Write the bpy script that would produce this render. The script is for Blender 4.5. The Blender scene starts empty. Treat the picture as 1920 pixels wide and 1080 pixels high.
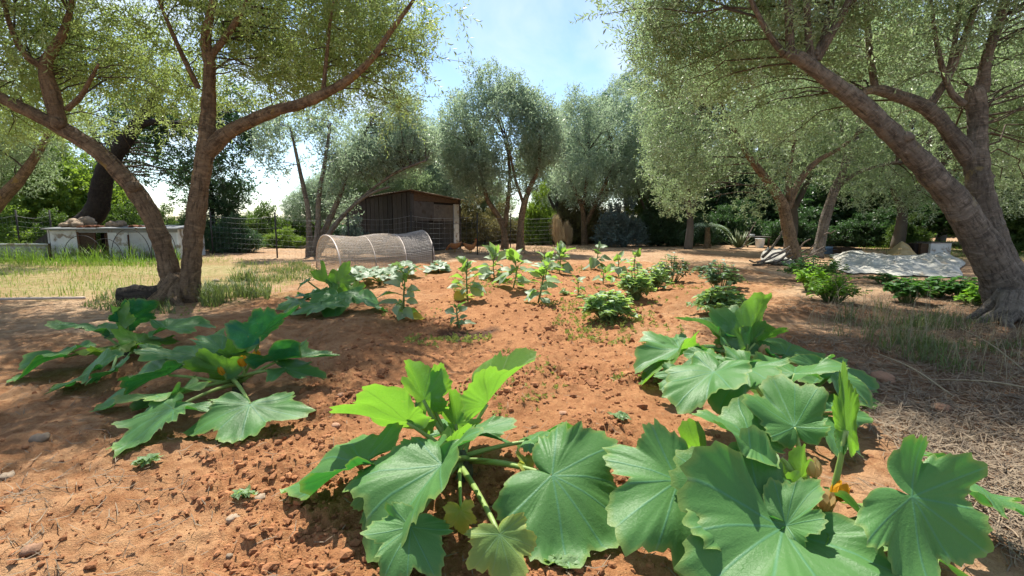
import bpy, math, random
import numpy as np
from mathutils import Vector

R = math.radians
random.seed(7)
rng = np.random.default_rng(7)
S = bpy.context.scene
COL = S.collection

# ------------------------------------------------------------------ camera, sky, sun, exposure
FPX = 907.0                       # focal length in photo pixels (1920 wide)
CAMH = 1.0
PITCH = R(7.8)
cam_d = bpy.data.cameras.new('camera')
cam = bpy.data.objects.new('camera', cam_d)
COL.objects.link(cam)
cam.location = (0, 0, CAMH)
cam.rotation_euler = (R(90) - PITCH, 0, 0)
cam_d.sensor_width = 36.0
cam_d.lens = 36.0 * FPX / 1920.0
cam_d.clip_start = 0.05
cam_d.clip_end = 3000
S.camera = cam

SUN_EL, SUN_AZ = R(58), R(-14)    # high sun ahead of the camera, a little to the left
wd = bpy.data.worlds.new('World')
S.world = wd
wd.use_nodes = True
wt = wd.node_tree
wt.nodes.clear()
w_out = wt.nodes.new('ShaderNodeOutputWorld')
w_bg = wt.nodes.new('ShaderNodeBackground')
w_sky = wt.nodes.new('ShaderNodeTexSky')
w_sky.sky_type = 'NISHITA'
w_sky.sun_disc = False
w_sky.sun_elevation = SUN_EL
w_sky.sun_rotation = SUN_AZ
w_sky.altitude = 50
w_sky.air_density = 1.0
w_sky.dust_density = 0.15
w_sky.ozone_density = 2.6
w_bg.inputs['Strength'].default_value = 0.10
# thin cirrus drawn out by the wind, all round the sky
w_tc = wt.nodes.new('ShaderNodeTexCoord')
w_map = wt.nodes.new('ShaderNodeMapping')
w_map.inputs['Rotation'].default_value = (0.35, 0.5, 0.6)
w_map.inputs['Scale'].default_value = (1.0, 2.6, 1.6)
w_map.inputs['Location'].default_value = (0.15, 0.35, 0.0)
w_n = wt.nodes.new('ShaderNodeTexNoise')
w_n.inputs['Scale'].default_value = 1.9
w_n.inputs['Detail'].default_value = 7
w_n.inputs['Roughness'].default_value = 0.55
w_n.inputs['Distortion'].default_value = 0.9
w_r = wt.nodes.new('ShaderNodeValToRGB')
w_r.color_ramp.elements[0].position = 0.41
w_r.color_ramp.elements[0].color = (0.0, 0.0, 0.0, 1)
w_r.color_ramp.elements[1].position = 0.70
w_r.color_ramp.elements[1].color = (0.8, 0.8, 0.8, 1)
w_mix = wt.nodes.new('ShaderNodeMix')
w_mix.data_type = 'RGBA'
w_mix.inputs['B'].default_value = (5.6, 5.85, 6.1, 1)
wt.links.new(w_tc.outputs['Generated'], w_map.inputs['Vector'])
wt.links.new(w_map.outputs['Vector'], w_n.inputs['Vector'])
wt.links.new(w_n.outputs['Fac'], w_r.inputs['Fac'])
wt.links.new(w_r.outputs['Color'], w_mix.inputs['Factor'])
wt.links.new(w_sky.outputs['Color'], w_mix.inputs['A'])
wt.links.new(w_mix.outputs['Result'], w_bg.inputs['Color'])
wt.links.new(w_bg.outputs['Background'], w_out.inputs['Surface'])

sun_d = bpy.data.lights.new('sun', 'SUN')
sun_d.energy = 4.6
sun_d.angle = R(0.53)
sun_d.color = (1.0, 0.95, 0.86)
sun = bpy.data.objects.new('sun', sun_d)
COL.objects.link(sun)
sdir = Vector((math.sin(SUN_AZ) * math.cos(SUN_EL), math.cos(SUN_AZ) * math.cos(SUN_EL), math.sin(SUN_EL)))
sun.rotation_euler = sdir.to_track_quat('Z', 'Y').to_euler()
sun.location = (0, 0, 30)

S.view_settings.view_transform = 'Standard'
S.view_settings.look = 'None'
S.view_settings.exposure = 1.12
S.view_settings.gamma = 1.0
S.view_settings.use_curve_mapping = False
S.render.engine = 'CYCLES'
S.cycles.max_bounces = 8
S.cycles.diffuse_bounces = 4
S.cycles.transmission_bounces = 5
S.cycles.transparent_max_bounces = 12
S.cycles.use_adaptive_sampling = True
S.cycles.adaptive_threshold = 0.02
S.cycles.use_denoising = True

# ------------------------------------------------------------------ helpers: photo geometry
SP, CP = math.sin(PITCH), math.cos(PITCH)
def ray(px, py):
    a, b = px - 960.0, 540.0 - py
    return np.array([a, CP * FPX + SP * b, -SP * FPX + CP * b])
def G(px, py, z=0.0):
    d = ray(px, py)
    return np.array([0, 0, CAMH]) + d * ((z - CAMH) / d[2])
def A(px, py, Y):
    d = ray(px, py)
    return np.array([0, 0, CAMH]) + d * (Y / d[1])

# ------------------------------------------------------------------ helpers: noise
def _hash(ix, iy, iz, seed):
    h = (ix.astype(np.int64) * 374761393 + iy.astype(np.int64) * 668265263 + iz.astype(np.int64) * 2147483647 + seed * 974711)
    h = (h ^ (h >> 13)) * 1274126177
    h = h & 0x7fffffff
    h = (h ^ (h >> 16)) * 60493 & 0x7fffffff
    return (h % 100003) / 100003.0
def noise2(x, y, seed=0):
    x = np.asarray(x, float); y = np.asarray(y, float)
    ix = np.floor(x); iy = np.floor(y); fx = x - ix; fy = y - iy
    ux = fx * fx * (3 - 2 * fx); uy = fy * fy * (3 - 2 * fy); z = np.zeros_like(ix)
    a = _hash(ix, iy, z, seed); b = _hash(ix + 1, iy, z, seed)
    c = _hash(ix, iy + 1, z, seed); d = _hash(ix + 1, iy + 1, z, seed)
    return (a * (1 - ux) + b * ux) * (1 - uy) + (c * (1 - ux) + d * ux) * uy
def noise3(p, seed=0):
    p = np.asarray(p, float)
    i = np.floor(p); f = p - i; u = f * f * (3 - 2 * f)
    r = 0
    for dx in (0, 1):
        for dy in (0, 1):
            for dz in (0, 1):
                w = (u[..., 0] if dx else 1 - u[..., 0]) * (u[..., 1] if dy else 1 - u[..., 1]) * (u[..., 2] if dz else 1 - u[..., 2])
                r = r + w * _hash(i[..., 0] + dx, i[..., 1] + dy, i[..., 2] + dz, seed)
    return r
def sstep(a, b, x):
    t = np.clip((x - a) / (b - a), 0, 1)
    return t * t * (3 - 2 * t)

# ------------------------------------------------------------------ helpers: meshes and objects
class MB:
    """collects vertices and faces (triangles and quads) with a per-vertex random value"""
    def __init__(s):
        s.V, s.Q, s.T, s.K, s.B, s.n = [], [], [], [], [], 0
    def add(s, V, Q=None, T=None, rnd=None, bk=None):
        V = np.asarray(V, float).reshape(-1, 3)
        s.V.append(V)
        if Q is not None and len(Q): s.Q.append(np.asarray(Q, int).reshape(-1, 4) + s.n)
        if T is not None and len(T): s.T.append(np.asarray(T, int).reshape(-1, 3) + s.n)
        k = np.full(len(V), random.random()) if rnd is None else np.broadcast_to(np.asarray(rnd, float), (len(V),))
        s.K.append(k)
        s.B.append(bk)
        s.n += len(V)
        return s
    def box(s, c, size, rz=0.0, tilt=None, bevel=0.0):
        c = np.asarray(c, float); h = np.asarray(size, float) / 2
        V = np.array([[x, y, z] for x in (-1, 1) for y in (-1, 1) for z in (-1, 1)], float) * h
        if tilt is not None:
            a, b = tilt
            Rx = np.array([[1, 0, 0], [0, math.cos(a), -math.sin(a)], [0, math.sin(a), math.cos(a)]])
            Ry = np.array([[math.cos(b), 0, math.sin(b)], [0, 1, 0], [-math.sin(b), 0, math.cos(b)]])
            V = V @ Rx.T @ Ry.T
        cz, sz = math.cos(rz), math.sin(rz)
        V = V @ np.array([[cz, -sz, 0], [sz, cz, 0], [0, 0, 1]]).T + c
        Q = [[0, 1, 3, 2], [4, 6, 7, 5], [0, 4, 5, 1], [2, 3, 7, 6], [0, 2, 6, 4], [1, 5, 7, 3]]
        return s.add(V, Q)
    def hexa(s, b, t):
        """a block from four bottom and four top corners"""
        V = np.vstack([b, t])
        Q = [[3, 2, 1, 0], [4, 5, 6, 7], [0, 1, 5, 4], [1, 2, 6, 5], [2, 3, 7, 6], [3, 0, 4, 7]]
        return s.add(V, Q)
    def tube(s, P, r, n=8, sub=0, rough=0.0, seed=0, scale=6.0, cap=True, flat=1.0, bands=0.0):
        P = np.asarray(P, float); r = np.asarray(r, float) * np.ones(len(P))
        if sub:
            P, r = spline(P, r, sub)
        m = len(P)
        T = np.gradient(P, axis=0); T /= np.linalg.norm(T, axis=1)[:, None] + 1e-9
        ref = np.array([0, 0, 1.0]) if abs(T[0][2]) < 0.9 else np.array([1.0, 0, 0])
        N = np.cross(T[0], ref); N /= np.linalg.norm(N)
        Ns = [N]
        for i in range(1, m):
            N = N - T[i] * (N @ T[i]); N = N / (np.linalg.norm(N) + 1e-9); Ns.append(N)
        Ns = np.array(Ns); B = np.cross(T, Ns)
        a = np.linspace(0, 2 * math.pi, n, endpoint=False)
        V = P[:, None, :] + (Ns[:, None, :] * np.cos(a)[None, :, None] + B[:, None, :] * (np.sin(a) * flat)[None, :, None]) * r[:, None, None]
        if rough:
            o = V - P[:, None, :]
            k = (noise3(V * scale, seed) - .5) * 1.3 + (noise3(V * scale * 2.7, seed + 3) - .5) * .8 + (noise3(V * scale * 7, seed + 5) - .5) * .45 + (noise3(V * scale * 16, seed + 6) - .5) * .25
            if bands:
                al = np.concatenate([[0], np.cumsum(np.linalg.norm(np.diff(P, axis=0), axis=1))])
                bn = noise2(al[:, None] * 16 + 0 * a[None, :], (a[None, :] * .9 + 0 * al[:, None]), seed + 9) - .5
                k = k + bn * bands
            V = P[:, None, :] + o * (1 + rough * k)[:, :, None]
        V = V.reshape(-1, 3)
        al = np.concatenate([[0], np.cumsum(np.linalg.norm(np.diff(P, axis=0), axis=1))])
        bk = np.stack([np.cos(a)[None, :] * r[:, None], np.sin(a)[None, :] * r[:, None], al[:, None] + 0 * a[None, :]], -1).reshape(-1, 3)
        i = np.arange(m - 1)[:, None] * n; j = np.arange(n)[None, :]; j2 = (j + 1) % n
        Q = np.stack([i + j, i + j2, i + n + j2, i + n + j], -1).reshape(-1, 4)
        Tt = None
        if cap:
            V = np.vstack([V, P[0], P[-1]])
            bk = np.vstack([bk, bk[0], bk[-1]])
            c0, c1 = m * n, m * n + 1
            jj = np.arange(n); jn = (jj + 1) % n; e = (m - 1) * n
            Tt = np.vstack([np.stack([jn, jj, np.full(n, c0)], -1), np.stack([e + jj, e + jn, np.full(n, c1)], -1)])
        return s.add(V, Q, Tt, bk=bk)
    def build(s, name, mat, parent=None, smooth=True, loc=None, attrs=None):
        V = np.vstack(s.V)
        if mat is not None and mat.get('bark') and all(b is not None for b in s.B): attrs = {**(attrs or {}), 'bk': np.vstack(s.B)}
        o = np.asarray(ORG[parent.name] if parent else (loc if loc is not None else (0, 0, 0)), float)
        me = mesh_of(name, V - o, np.vstack(s.Q) if s.Q else None, np.vstack(s.T) if s.T else None, mat, smooth, np.concatenate(s.K), attrs)
        ob = bpy.data.objects.new(name, me)
        COL.objects.link(ob)
        ORG[ob.name] = o
        if parent: ob.parent = parent
        else: ob.location = o
        return ob
ORG = {}
def mesh_of(name, V, Q, T, mat, smooth=True, rnd=None, attrs=None):
    me = bpy.data.meshes.new(name)
    me.vertices.add(len(V))
    me.vertices.foreach_set('co', np.ascontiguousarray(V, np.float32).ravel())
    nq = 0 if Q is None else len(Q); nt = 0 if T is None else len(T)
    me.loops.add(nq * 4 + nt * 3)
    idx = np.concatenate([Q.ravel() if nq else np.zeros(0, int), T.ravel() if nt else np.zeros(0, int)]).astype(np.int32)
    me.loops.foreach_set('vertex_index', idx)
    me.polygons.add(nq + nt)
    st = np.concatenate([np.arange(nq) * 4, nq * 4 + np.arange(nt) * 3]).astype(np.int32)
    me.polygons.foreach_set('loop_start', st)
    me.polygons.foreach_set('use_smooth', np.full(nq + nt, smooth, bool))
    if rnd is not None:
        a = me.attributes.new('rnd', 'FLOAT', 'POINT'); a.data.foreach_set('value', np.ascontiguousarray(rnd, np.float32))
    for k, v in (attrs or {}).items():
        v = np.asarray(v, np.float32)
        if v.ndim == 1:
            a = me.attributes.new(k, 'FLOAT', 'POINT'); a.data.foreach_set('value', v)
        else:
            a = me.attributes.new(k, 'FLOAT_VECTOR', 'POINT'); a.data.foreach_set('vector', v.ravel())
    if mat is not None: me.materials.append(mat)
    me.update(calc_edges=True)
    me.validate()
    return me
def spline(P, r, sub):
    P = np.asarray(P, float); r = np.asarray(r, float)
    Pe = np.vstack([2 * P[0] - P[1], P, 2 * P[-1] - P[-2]]); re = np.concatenate([[r[0]], r, [r[-1]]])
    O, Ro = [], []
    for i in range(1, len(Pe) - 2):
        for k in range(sub):
            t = k / sub
            w = np.array([-.5 * t + t * t - .5 * t ** 3, 1 - 2.5 * t * t + 1.5 * t ** 3, .5 * t + 2 * t * t - 1.5 * t ** 3, -.5 * t * t + .5 * t ** 3])
            O.append(w @ Pe[i - 1:i + 3]); Ro.append(w @ re[i - 1:i + 3])
    O.append(P[-1]); Ro.append(r[-1])
    return np.array(O), np.array(Ro)
def thing(name, label, cat, loc, group=None):
    o = bpy.data.objects.new(name, None)
    o.empty_display_size = .1
    COL.objects.link(o)
    o.location = [float(v) for v in loc]
    ORG[o.name] = np.asarray(loc, float)
    return tag(o, label, cat, group)
def tag(o, label=None, cat=None, group=None, kind=None):
    if label: o['label'] = label
    if cat: o['category'] = cat
    if group: o['group'] = group
    if kind: o['kind'] = kind
    return o
def copy_thing(src, loc, rz=0.0, scale=1.0, label=None, group=None):
    c = src.copy(); COL.objects.link(c)
    c.location = [float(v) for v in loc]; c.rotation_euler = (0, 0, rz)
    c.scale = scale if hasattr(scale, '__len__') else (scale,) * 3
    ORG[c.name] = np.asarray(loc, float)
    if label: c['label'] = label
    if group: c['group'] = group
    for ch in src.children:
        d = ch.copy(); COL.objects.link(d); d.parent = c
        for g in ch.children:
            e = g.copy(); COL.objects.link(e); e.parent = d
    return c

# ------------------------------------------------------------------ materials
def newmat(name):
    m = bpy.data.materials.new(name); m.use_nodes = True
    m.node_tree.nodes.clear()
    return m, m.node_tree
class NT:
    def __init__(s, t): s.t = t
    def n(s, typ, **kw):
        nd = s.t.nodes.new(typ)
        for k, v in kw.items():
            if k.startswith('i_'): nd.inputs[k[2:].replace('_', ' ')].default_value = v
            else: setattr(nd, k, v)
        return nd
    def l(s, a, b): s.t.links.new(a, b)
    def mix(s, f, a, b, blend='MIX'):
        m = s.n('ShaderNodeMix', data_type='RGBA', blend_type=blend)
        for sock, v in (('Factor', f), ('A', a), ('B', b)):
            if hasattr(v, 'is_output'): s.l(v, m.inputs[sock])
            elif sock == 'Factor': m.inputs[sock].default_value = v
            else: m.inputs[sock].default_value = (*v, 1) if len(v) == 3 else v
        return m.outputs['Result']
    def ramp(s, f, stops):
        r = s.n('ShaderNodeValToRGB')
        e = r.color_ramp.elements
        while len(e) < len(stops): e.new(0.5)
        for k, (p, c) in enumerate(stops):
            e[k].position = p; e[k].color = (*c, 1) if hasattr(c, '__len__') else (c, c, c, 1)
        s.l(f, r.inputs['Fac'])
        return r.outputs['Color']
    def noise(s, scale, detail=4, rough=.55, vec=None, dist=0.0):
        n = s.n('ShaderNodeTexNoise', i_Scale=scale, i_Detail=detail, i_Roughness=rough, i_Distortion=dist)
        if vec is not None: s.l(vec, n.inputs['Vector'])
        return n.outputs['Fac']
    def math(s, op, a, b=None, clamp=False):
        m = s.n('ShaderNodeMath', operation=op, use_clamp=clamp)
        for i, v in enumerate((a, b)):
            if v is None: continue
            if hasattr(v, 'is_output'): s.l(v, m.inputs[i])
            else: m.inputs[i].default_value = v
        return m.outputs[0]
def leafmat(name, top, top2, under, trans, tf=.32, rough=.5, spec=.3):
    """two-sided leaf: upper and lower face have their own colour, light comes through"""
    m, t = newmat(name); N = NT(t)
    out = N.n('ShaderNodeOutputMaterial'); p = N.n('ShaderNodeBsdfPrincipled')
    at = N.n('ShaderNodeAttribute', attribute_name='rnd'); geo = N.n('ShaderNodeNewGeometry')
    c = N.mix(at.outputs['Fac'], top, top2)
    c = N.mix(geo.outputs['Backfacing'], c, under)
    N.l(c, p.inputs['Base Color']); p.inputs['Roughness'].default_value = rough
    p.inputs['Specular IOR Level'].default_value = spec
    tr = N.n('ShaderNodeBsdfTranslucent'); tr.inputs['Color'].default_value = (*trans, 1)
    mx = N.n('ShaderNodeMixShader'); mx.inputs[0].default_value = tf
    N.l(p.outputs[0], mx.inputs[1]); N.l(tr.outputs[0], mx.inputs[2]); N.l(mx.outputs[0], out.inputs['Surface'])
    return m
def plainmat(name, c1, c2, scale=8, rough=.8, bump=.3, bscale=30, stretch=(1, 1, 1), spec=.2, extra=None):
    m, t = newmat(name); N = NT(t)
    out = N.n('ShaderNodeOutputMaterial'); p = N.n('ShaderNodeBsdfPrincipled')
    tc = N.n('ShaderNodeTexCoord'); mp = N.n('ShaderNodeMapping'); mp.inputs['Scale'].default_value = stretch
    N.l(tc.outputs['Object'], mp.inputs['Vector'])
    f = N.noise(scale, 6, .65, mp.outputs['Vector'])
    c = N.mix(N.ramp(f, [(.32, 0.0), (.68, 1.0)]), c1, c2)
    at = N.n('ShaderNodeAttribute', attribute_name='rnd')
    v = N.n('ShaderNodeHueSaturation')
    N.l(N.math('MULTIPLY_ADD', at.outputs['Fac'], .5), v.inputs['Value'])
    v.inputs['Value'].links[0].from_node.inputs[2].default_value = .75
    N.l(c, v.inputs['Color']); c = v.outputs['Color']
    if extra:
        g = N.noise(extra[0], 4, .6, tc.outputs['Object'])
        c = N.mix(N.ramp(g, [(extra[1], 0.0), (extra[1] + .08, 1.0)]), c, extra[2])
    N.l(c, p.inputs['Base Color']); p.inputs['Roughness'].default_value = rough
    p.inputs['Specular IOR Level'].default_value = spec
    b = N.n('ShaderNodeBump', i_Strength=bump, i_Distance=.02)
    N.l(N.noise(bscale, 6, .7, mp.outputs['Vector']), b.inputs['Height']); N.l(b.outputs[0], p.inputs['Normal'])
    N.l(p.outputs[0], out.inputs['Surface'])
    return m
def barkmat(name, c1, c2, c3, lichen):
    m, t = newmat(name); N = NT(t); m['bark'] = 1
    out = N.n('ShaderNodeOutputMaterial'); p = N.n('ShaderNodeBsdfPrincipled')
    tc = N.n('ShaderNodeTexCoord'); bk = N.n('ShaderNodeAttribute', attribute_name='bk').outputs['Vector']
    mp = N.n('ShaderNodeMapping'); mp.inputs['Scale'].default_value = (5, 5, 17); N.l(bk, mp.inputs['Vector'])
    m2 = N.n('ShaderNodeMapping'); m2.inputs['Scale'].default_value = (30, 30, 7); N.l(bk, m2.inputs['Vector'])
    f1 = N.noise(2.6, 7, .65, tc.outputs['Object'], .5); f2 = N.noise(1.0, 7, .7, mp.outputs['Vector'], 1.6); f3 = N.noise(3.4, 5, .7, tc.outputs['Object']); f4 = N.noise(1.0, 6, .7, m2.outputs['Vector'], .4)
    c = N.mix(N.ramp(f1, [(.36, 0.0), (.62, 1.0)]), c1, c2)
    c = N.mix(N.math('MULTIPLY', N.ramp(f2, [(.34, 1.0), (.48, 0.0)]), .5), c, c3)
    c = N.mix(N.math('MULTIPLY', N.ramp(f2, [(.53, .0), (.64, 1.0)]), .6), c, tuple(min(1, v * 1.55) for v in c1))
    c = N.mix(N.math('MULTIPLY', N.ramp(f4, [(.36, 1.0), (.52, 0.0)]), .75), c, c3)
    c = N.mix(N.math('MULTIPLY', N.ramp(f3, [(.60, 0.0), (.66, 1.0)]), .65), c, lichen)
    N.l(c, p.inputs['Base Color']); p.inputs['Roughness'].default_value = .9; p.inputs['Specular IOR Level'].default_value = .15
    b = N.n('ShaderNodeBump', i_Strength=1.0, i_Distance=.03)
    N.l(N.math('ADD', N.math('MULTIPLY', f2, 1.2), f4), b.inputs['Height']); N.l(b.outputs[0], p.inputs['Normal'])
    N.l(p.outputs[0], out.inputs['Surface'])
    return m
M = {}
M['olive'] = leafmat('olive_leaf', (.095, .135, .065), (.190, .225, .120), (.33, .38, .27), (.34, .47, .21), .48, .42, .45)
M['olive_warm'] = leafmat('olive_leaf_warm', (.085, .130, .045), (.180, .205, .080), (.27, .33, .18), (.38, .49, .13), .48, .45, .4)
M['olive_blue'] = leafmat('olive_leaf_blue', (.095, .145, .110), (.190, .240, .180), (.34, .41, .34), (.38, .50, .29), .48, .42, .45)
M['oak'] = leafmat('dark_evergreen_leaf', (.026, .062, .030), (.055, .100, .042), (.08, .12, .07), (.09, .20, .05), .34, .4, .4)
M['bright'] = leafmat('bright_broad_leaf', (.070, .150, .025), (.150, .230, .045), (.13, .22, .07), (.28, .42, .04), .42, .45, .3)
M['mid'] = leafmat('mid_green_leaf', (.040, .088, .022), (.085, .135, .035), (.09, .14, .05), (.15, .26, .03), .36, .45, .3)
M['pine'] = leafmat('pine_needle', (.045, .110, .030), (.085, .160, .045), (.06, .12, .04), (.10, .22, .03), .25, .5, .3)
M['blue'] = leafmat('blue_grey_leaf', (.070, .110, .105), (.130, .175, .165), (.16, .20, .19), (.10, .16, .10), .25, .5, .3)
M['scrub'] = leafmat('dry_scrub_leaf', (.095, .095, .040), (.190, .165, .080), (.18, .16, .09), (.22, .20, .06), .3, .6, .2)
M['bark'] = barkmat('olive_bark', (.245, .170, .105), (.150, .104, .066), (.045, .031, .022), (.30, .20, .05))
M['bark_grey'] = barkmat('grey_bark', (.235, .200, .162), (.145, .122, .100), (.045, .037, .030), (.24, .20, .09))
M['bark_dark'] = barkmat('dark_bark', (.040, .032, .026), (.024, .020, .018), (.012, .010, .009), (.05, .05, .03))
M['bark_log'] = barkmat('rotting_bark', (.085, .070, .056), (.055, .045, .036), (.020, .016, .013), (.12, .12, .09))
M['twig'] = plainmat('twig_bark', (.105, .080, .055), (.055, .045, .032), 9, .9, .4, 40)

# ------------------------------------------------------------------ ground
CENT = np.array([0.0, 0.0])
def poly_px(pts): return np.array([G(*p)[:2] for p in pts])
def poly_sd(x, y, P):
    """signed distance to a polygon (positive inside)"""
    d = np.full(x.shape, 1e9); ins = np.zeros(x.shape, bool)
    n = len(P)
    for i in range(n):
        a, b = P[i], P[(i + 1) % n]
        ex, ey = b - a
        t = np.clip(((x - a[0]) * ex + (y - a[1]) * ey) / (ex * ex + ey * ey + 1e-12), 0, 1)
        d = np.minimum(d, np.hypot(x - a[0] - t * ex, y - a[1] - t * ey))
        c = ((a[1] > y) != (b[1] > y)) & (x < (b[0] - a[0]) * (y - a[1]) / (b[1] - a[1] + 1e-12) + a[0])
        ins ^= c
    return np.where(ins, d, -d)
Z_BED = poly_px([(-900, 1500), (-500, 760), (60, 640), (420, 590), (560, 530), (800, 496), (1000, 487), (1240, 490), (1380, 505), (1480, 530), (1530, 600), (1560, 700), (1680, 880), (1850, 1080), (2300, 1500)])
Z_TILL = poly_px([(300, 1500), (430, 900), (620, 700), (700, 600), (760, 530), (880, 500), (1180, 498), (1300, 540), (1240, 640), (1320, 800), (1500, 1080), (1700, 1500)])
Z_STRAW = poly_px([(1480, 560), (1560, 640), (1600, 760), (1740, 880), (1900, 1020), (2700, 1300), (3600, 800), (2700, 560), (1900, 540), (1650, 545)])
Z_GRASS = poly_px([(-900, 560), (-900, 478), (0, 476), (300, 478), (520, 490), (560, 520), (520, 560), (400, 578), (330, 560), (230, 552), (0, 562)])
Z_LAWN = poly_px([(1600, 470), (1900, 490), (2300, 490), (2300, 452), (1650, 452)])
DARK_SPOT = G(866, 626)[:2]
def zones(x, y):
    nz = (noise2(x * 1.7, y * 1.7, 3) - .5) * .9 + (noise2(x * 6, y * 6, 4) - .5) * .35
    k = np.clip(np.hypot(x, y) * .18, .25, 1.6)
    bed = sstep(-.35, .35, poly_sd(x, y, Z_BED) / k + nz)
    till = sstep(-.3, .5, poly_sd(x, y, Z_TILL) / k + nz) * bed
    straw = sstep(-.3, .5, poly_sd(x, y, Z_STRAW) / k + nz)
    grass = np.maximum(sstep(-.2, .6, poly_sd(x, y, Z_GRASS) / k + nz * .8), sstep(-.2, .5, poly_sd(x, y, Z_LAWN) / k + nz))
    d = np.hypot(x - DARK_SPOT[0], (y - DARK_SPOT[1]) * .75)
    dark_spot = sstep(.36, .16, d + (noise2(x * 7, y * 7, 9) - .5) * .22)  # rounded patch where the soil colour turns darker
    return bed, till, straw, grass, dark_spot
def ridged(x, y, s): return 1 - np.abs(noise2(x, y, s) * 2 - 1)
def height(x, y, z=None, fine=True):
    x = np.asarray(x, float); y = np.asarray(y, float)
    bed, till, straw, grass, dark_spot = zones(x, y) if z is None else z
    h = (noise2(x * .35, y * .35, 11) - .5) * .10 + (noise2(x * 1.1, y * 1.1, 12) - .5) * .05
    h = h + bed * (.5 - .5 * np.cos((x + .12 * y + noise2(x * .8, y * .8, 13) * .5) * 4.6)) * .035 * sstep(1.5, 3.0, np.hypot(x, y))
    h = h + bed * ((noise2(x * 2.6, y * 2.6, 14) - .5) * .055 + (noise2(x * 5.3, y * 5.3, 15) - .5) * .03) * sstep(1.2, 2.6, np.hypot(x, y))
    if fine:
        am = .30 + .75 * till + .45 * bed * (1 - till)
        lump = sstep(.35, .85, noise2(x * 2.3, y * 2.3, 21)) * .6 + .4
        h = h + am * lump * ((noise2(x * 8, y * 8, 22) - .5) * .030 + (sstep(.35, .75, noise2(x * 17 + 3, y * 17, 23)) - .5) * .020 + (sstep(.3, .7, noise2(x * 34 + y * 6, y * 34 - x * 6, 24)) - .5) * .015 + (sstep(.3, .7, noise2(x * 75, y * 75, 25)) - .5) * .008)
    return h
def hz(p): return float(height(np.array([p[0]]), np.array([p[1]]), fine=False)[0])

def build_ground():
    fa = np.linspace(-R(60), R(60), 600)
    ba = np.linspace(R(60), R(300), 66)[1:-1]
    ang = np.concatenate([fa, ba]); na = len(ang)
    rad = [0.0]
    rr = [.15, .3, .45, .6, .75]
    r = .9
    while r < 14: rr.append(r); r *= 1.0088
    while r < 60: rr.append(r); r *= 1.02
    while r < 900: rr.append(r); r *= 1.12
    rr.append(1200.0)
    rr = np.array(rr); nr = len(rr)
    X = rr[:, None] * np.sin(ang)[None, :]; Y = rr[:, None] * np.cos(ang)[None, :]
    x, y = X.ravel(), Y.ravel()
    zz = zones(x, y)
    Z = height(x, y, zz)
    V = np.vstack([np.stack([x, y, Z], -1), [[0, 0, 0]]])
    i = np.arange(nr - 1)[:, None] * na; j = np.arange(na)[None, :]; j2 = (j + 1) % na
    Q = np.stack([i + j, i + na + j, i + na + j2, i + j2], -1).reshape(-1, 4)
    jj = np.arange(na); T = np.stack([np.full(na, nr * na), jj, (jj + 1) % na], -1)
    at = {k: np.append(v, 0.0) for k, v in zip(('bed', 'till', 'straw', 'grass', 'dark_spot'), zz)}
    m, t = newmat('garden_soil'); N = NT(t)
    out = N.n('ShaderNodeOutputMaterial'); p = N.n('ShaderNodeBsdfPrincipled')
    tc = N.n('ShaderNodeTexCoord'); ob = tc.outputs['Object']
    a = {k: N.n('ShaderNodeAttribute', attribute_name=k).outputs['Fac'] for k in at}
    n1 = N.noise(1.3, 6, .6, ob); n2 = N.noise(9, 7, .65, ob); n3 = N.noise(55, 5, .7, ob); n4 = N.noise(190, 3, .7, ob)
    tan = N.mix(N.ramp(n1, [(.35, 0.0), (.65, 1.0)]), (.37, .25, .15), (.47, .33, .21))
    tan = N.mix(N.ramp(n2, [(.45, 0.0), (.65, 1.0)]), tan, (.25, .155, .085))
    red = N.mix(N.ramp(n1, [(.35, 0.0), (.65, 1.0)]), (.355, .184, .088), (.470, .278, .145))
    red = N.mix(N.ramp(n2, [(.42, 0.0), (.62, 1.0)]), red, (.262, .122, .054))
    till = N.mix(N.ramp(n2, [(.36, 0.0), (.64, 1.0)]), (.410, .198, .088), (.262, .112, .048))
    c = N.mix(a['bed'], tan, red)
    c = N.mix(a['till'], c, till)
    gr = N.mix(N.ramp(n2, [(.4, 0.0), (.6, 1.0)]), (.34, .28, .14), (.20, .20, .075))
    c = N.mix(a['grass'], c, gr)
    st = N.mix(N.ramp(n2, [(.38, 0.0), (.60, 1.0)]), (.225, .150, .098), (.140, .085, .052))
    c = N.mix(a['straw'], c, st)
    c = N.mix(N.math('MULTIPLY', N.ramp(n3, [(.50, 0.0), (.72, 1.0)]), .55), c, (.56, .34, .16))
    c = N.mix(N.math('MULTIPLY', N.ramp(n4, [(.30, 1.0), (.48, 0.0)]), .55), c, (.13, .055, .026))
    n5 = N.noise(.55, 5, .65, ob, .6)
    c = N.mix(N.math('MULTIPLY', N.ramp(n5, [(.42, 0.0), (.66, 1.0)]), .5), c, (.215, .092, .036))
    c = N.mix(N.math('MULTIPLY', a['dark_spot'], .92), c, (.055, .032, .022))
    N.l(c, p.inputs['Base Color']); p.inputs['Roughness'].default_value = .95; p.inputs['Specular IOR Level'].default_value = .1
    b = N.n('ShaderNodeBump', i_Strength=.8, i_Distance=.012)
    N.l(N.math('ADD', N.math('MULTIPLY', n3, 1.4), n4), b.inputs['Height']); N.l(b.outputs[0], p.inputs['Normal'])
    N.l(p.outputs[0], out.inputs['Surface'])
    me = mesh_of('ground', V, Q, T, m, True, None, at)
    o = bpy.data.objects.new('ground', me); COL.objects.link(o)
    tag(o, 'red tilled garden soil running into tan packed earth and dry grass', None, None, 'structure')
build_ground()
def on_ground(px, py):
    """point on the built ground seen at a photo pixel"""
    p = G(px, py)
    for _ in range(4): p = G(px, py, hz(p))
    return p

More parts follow.
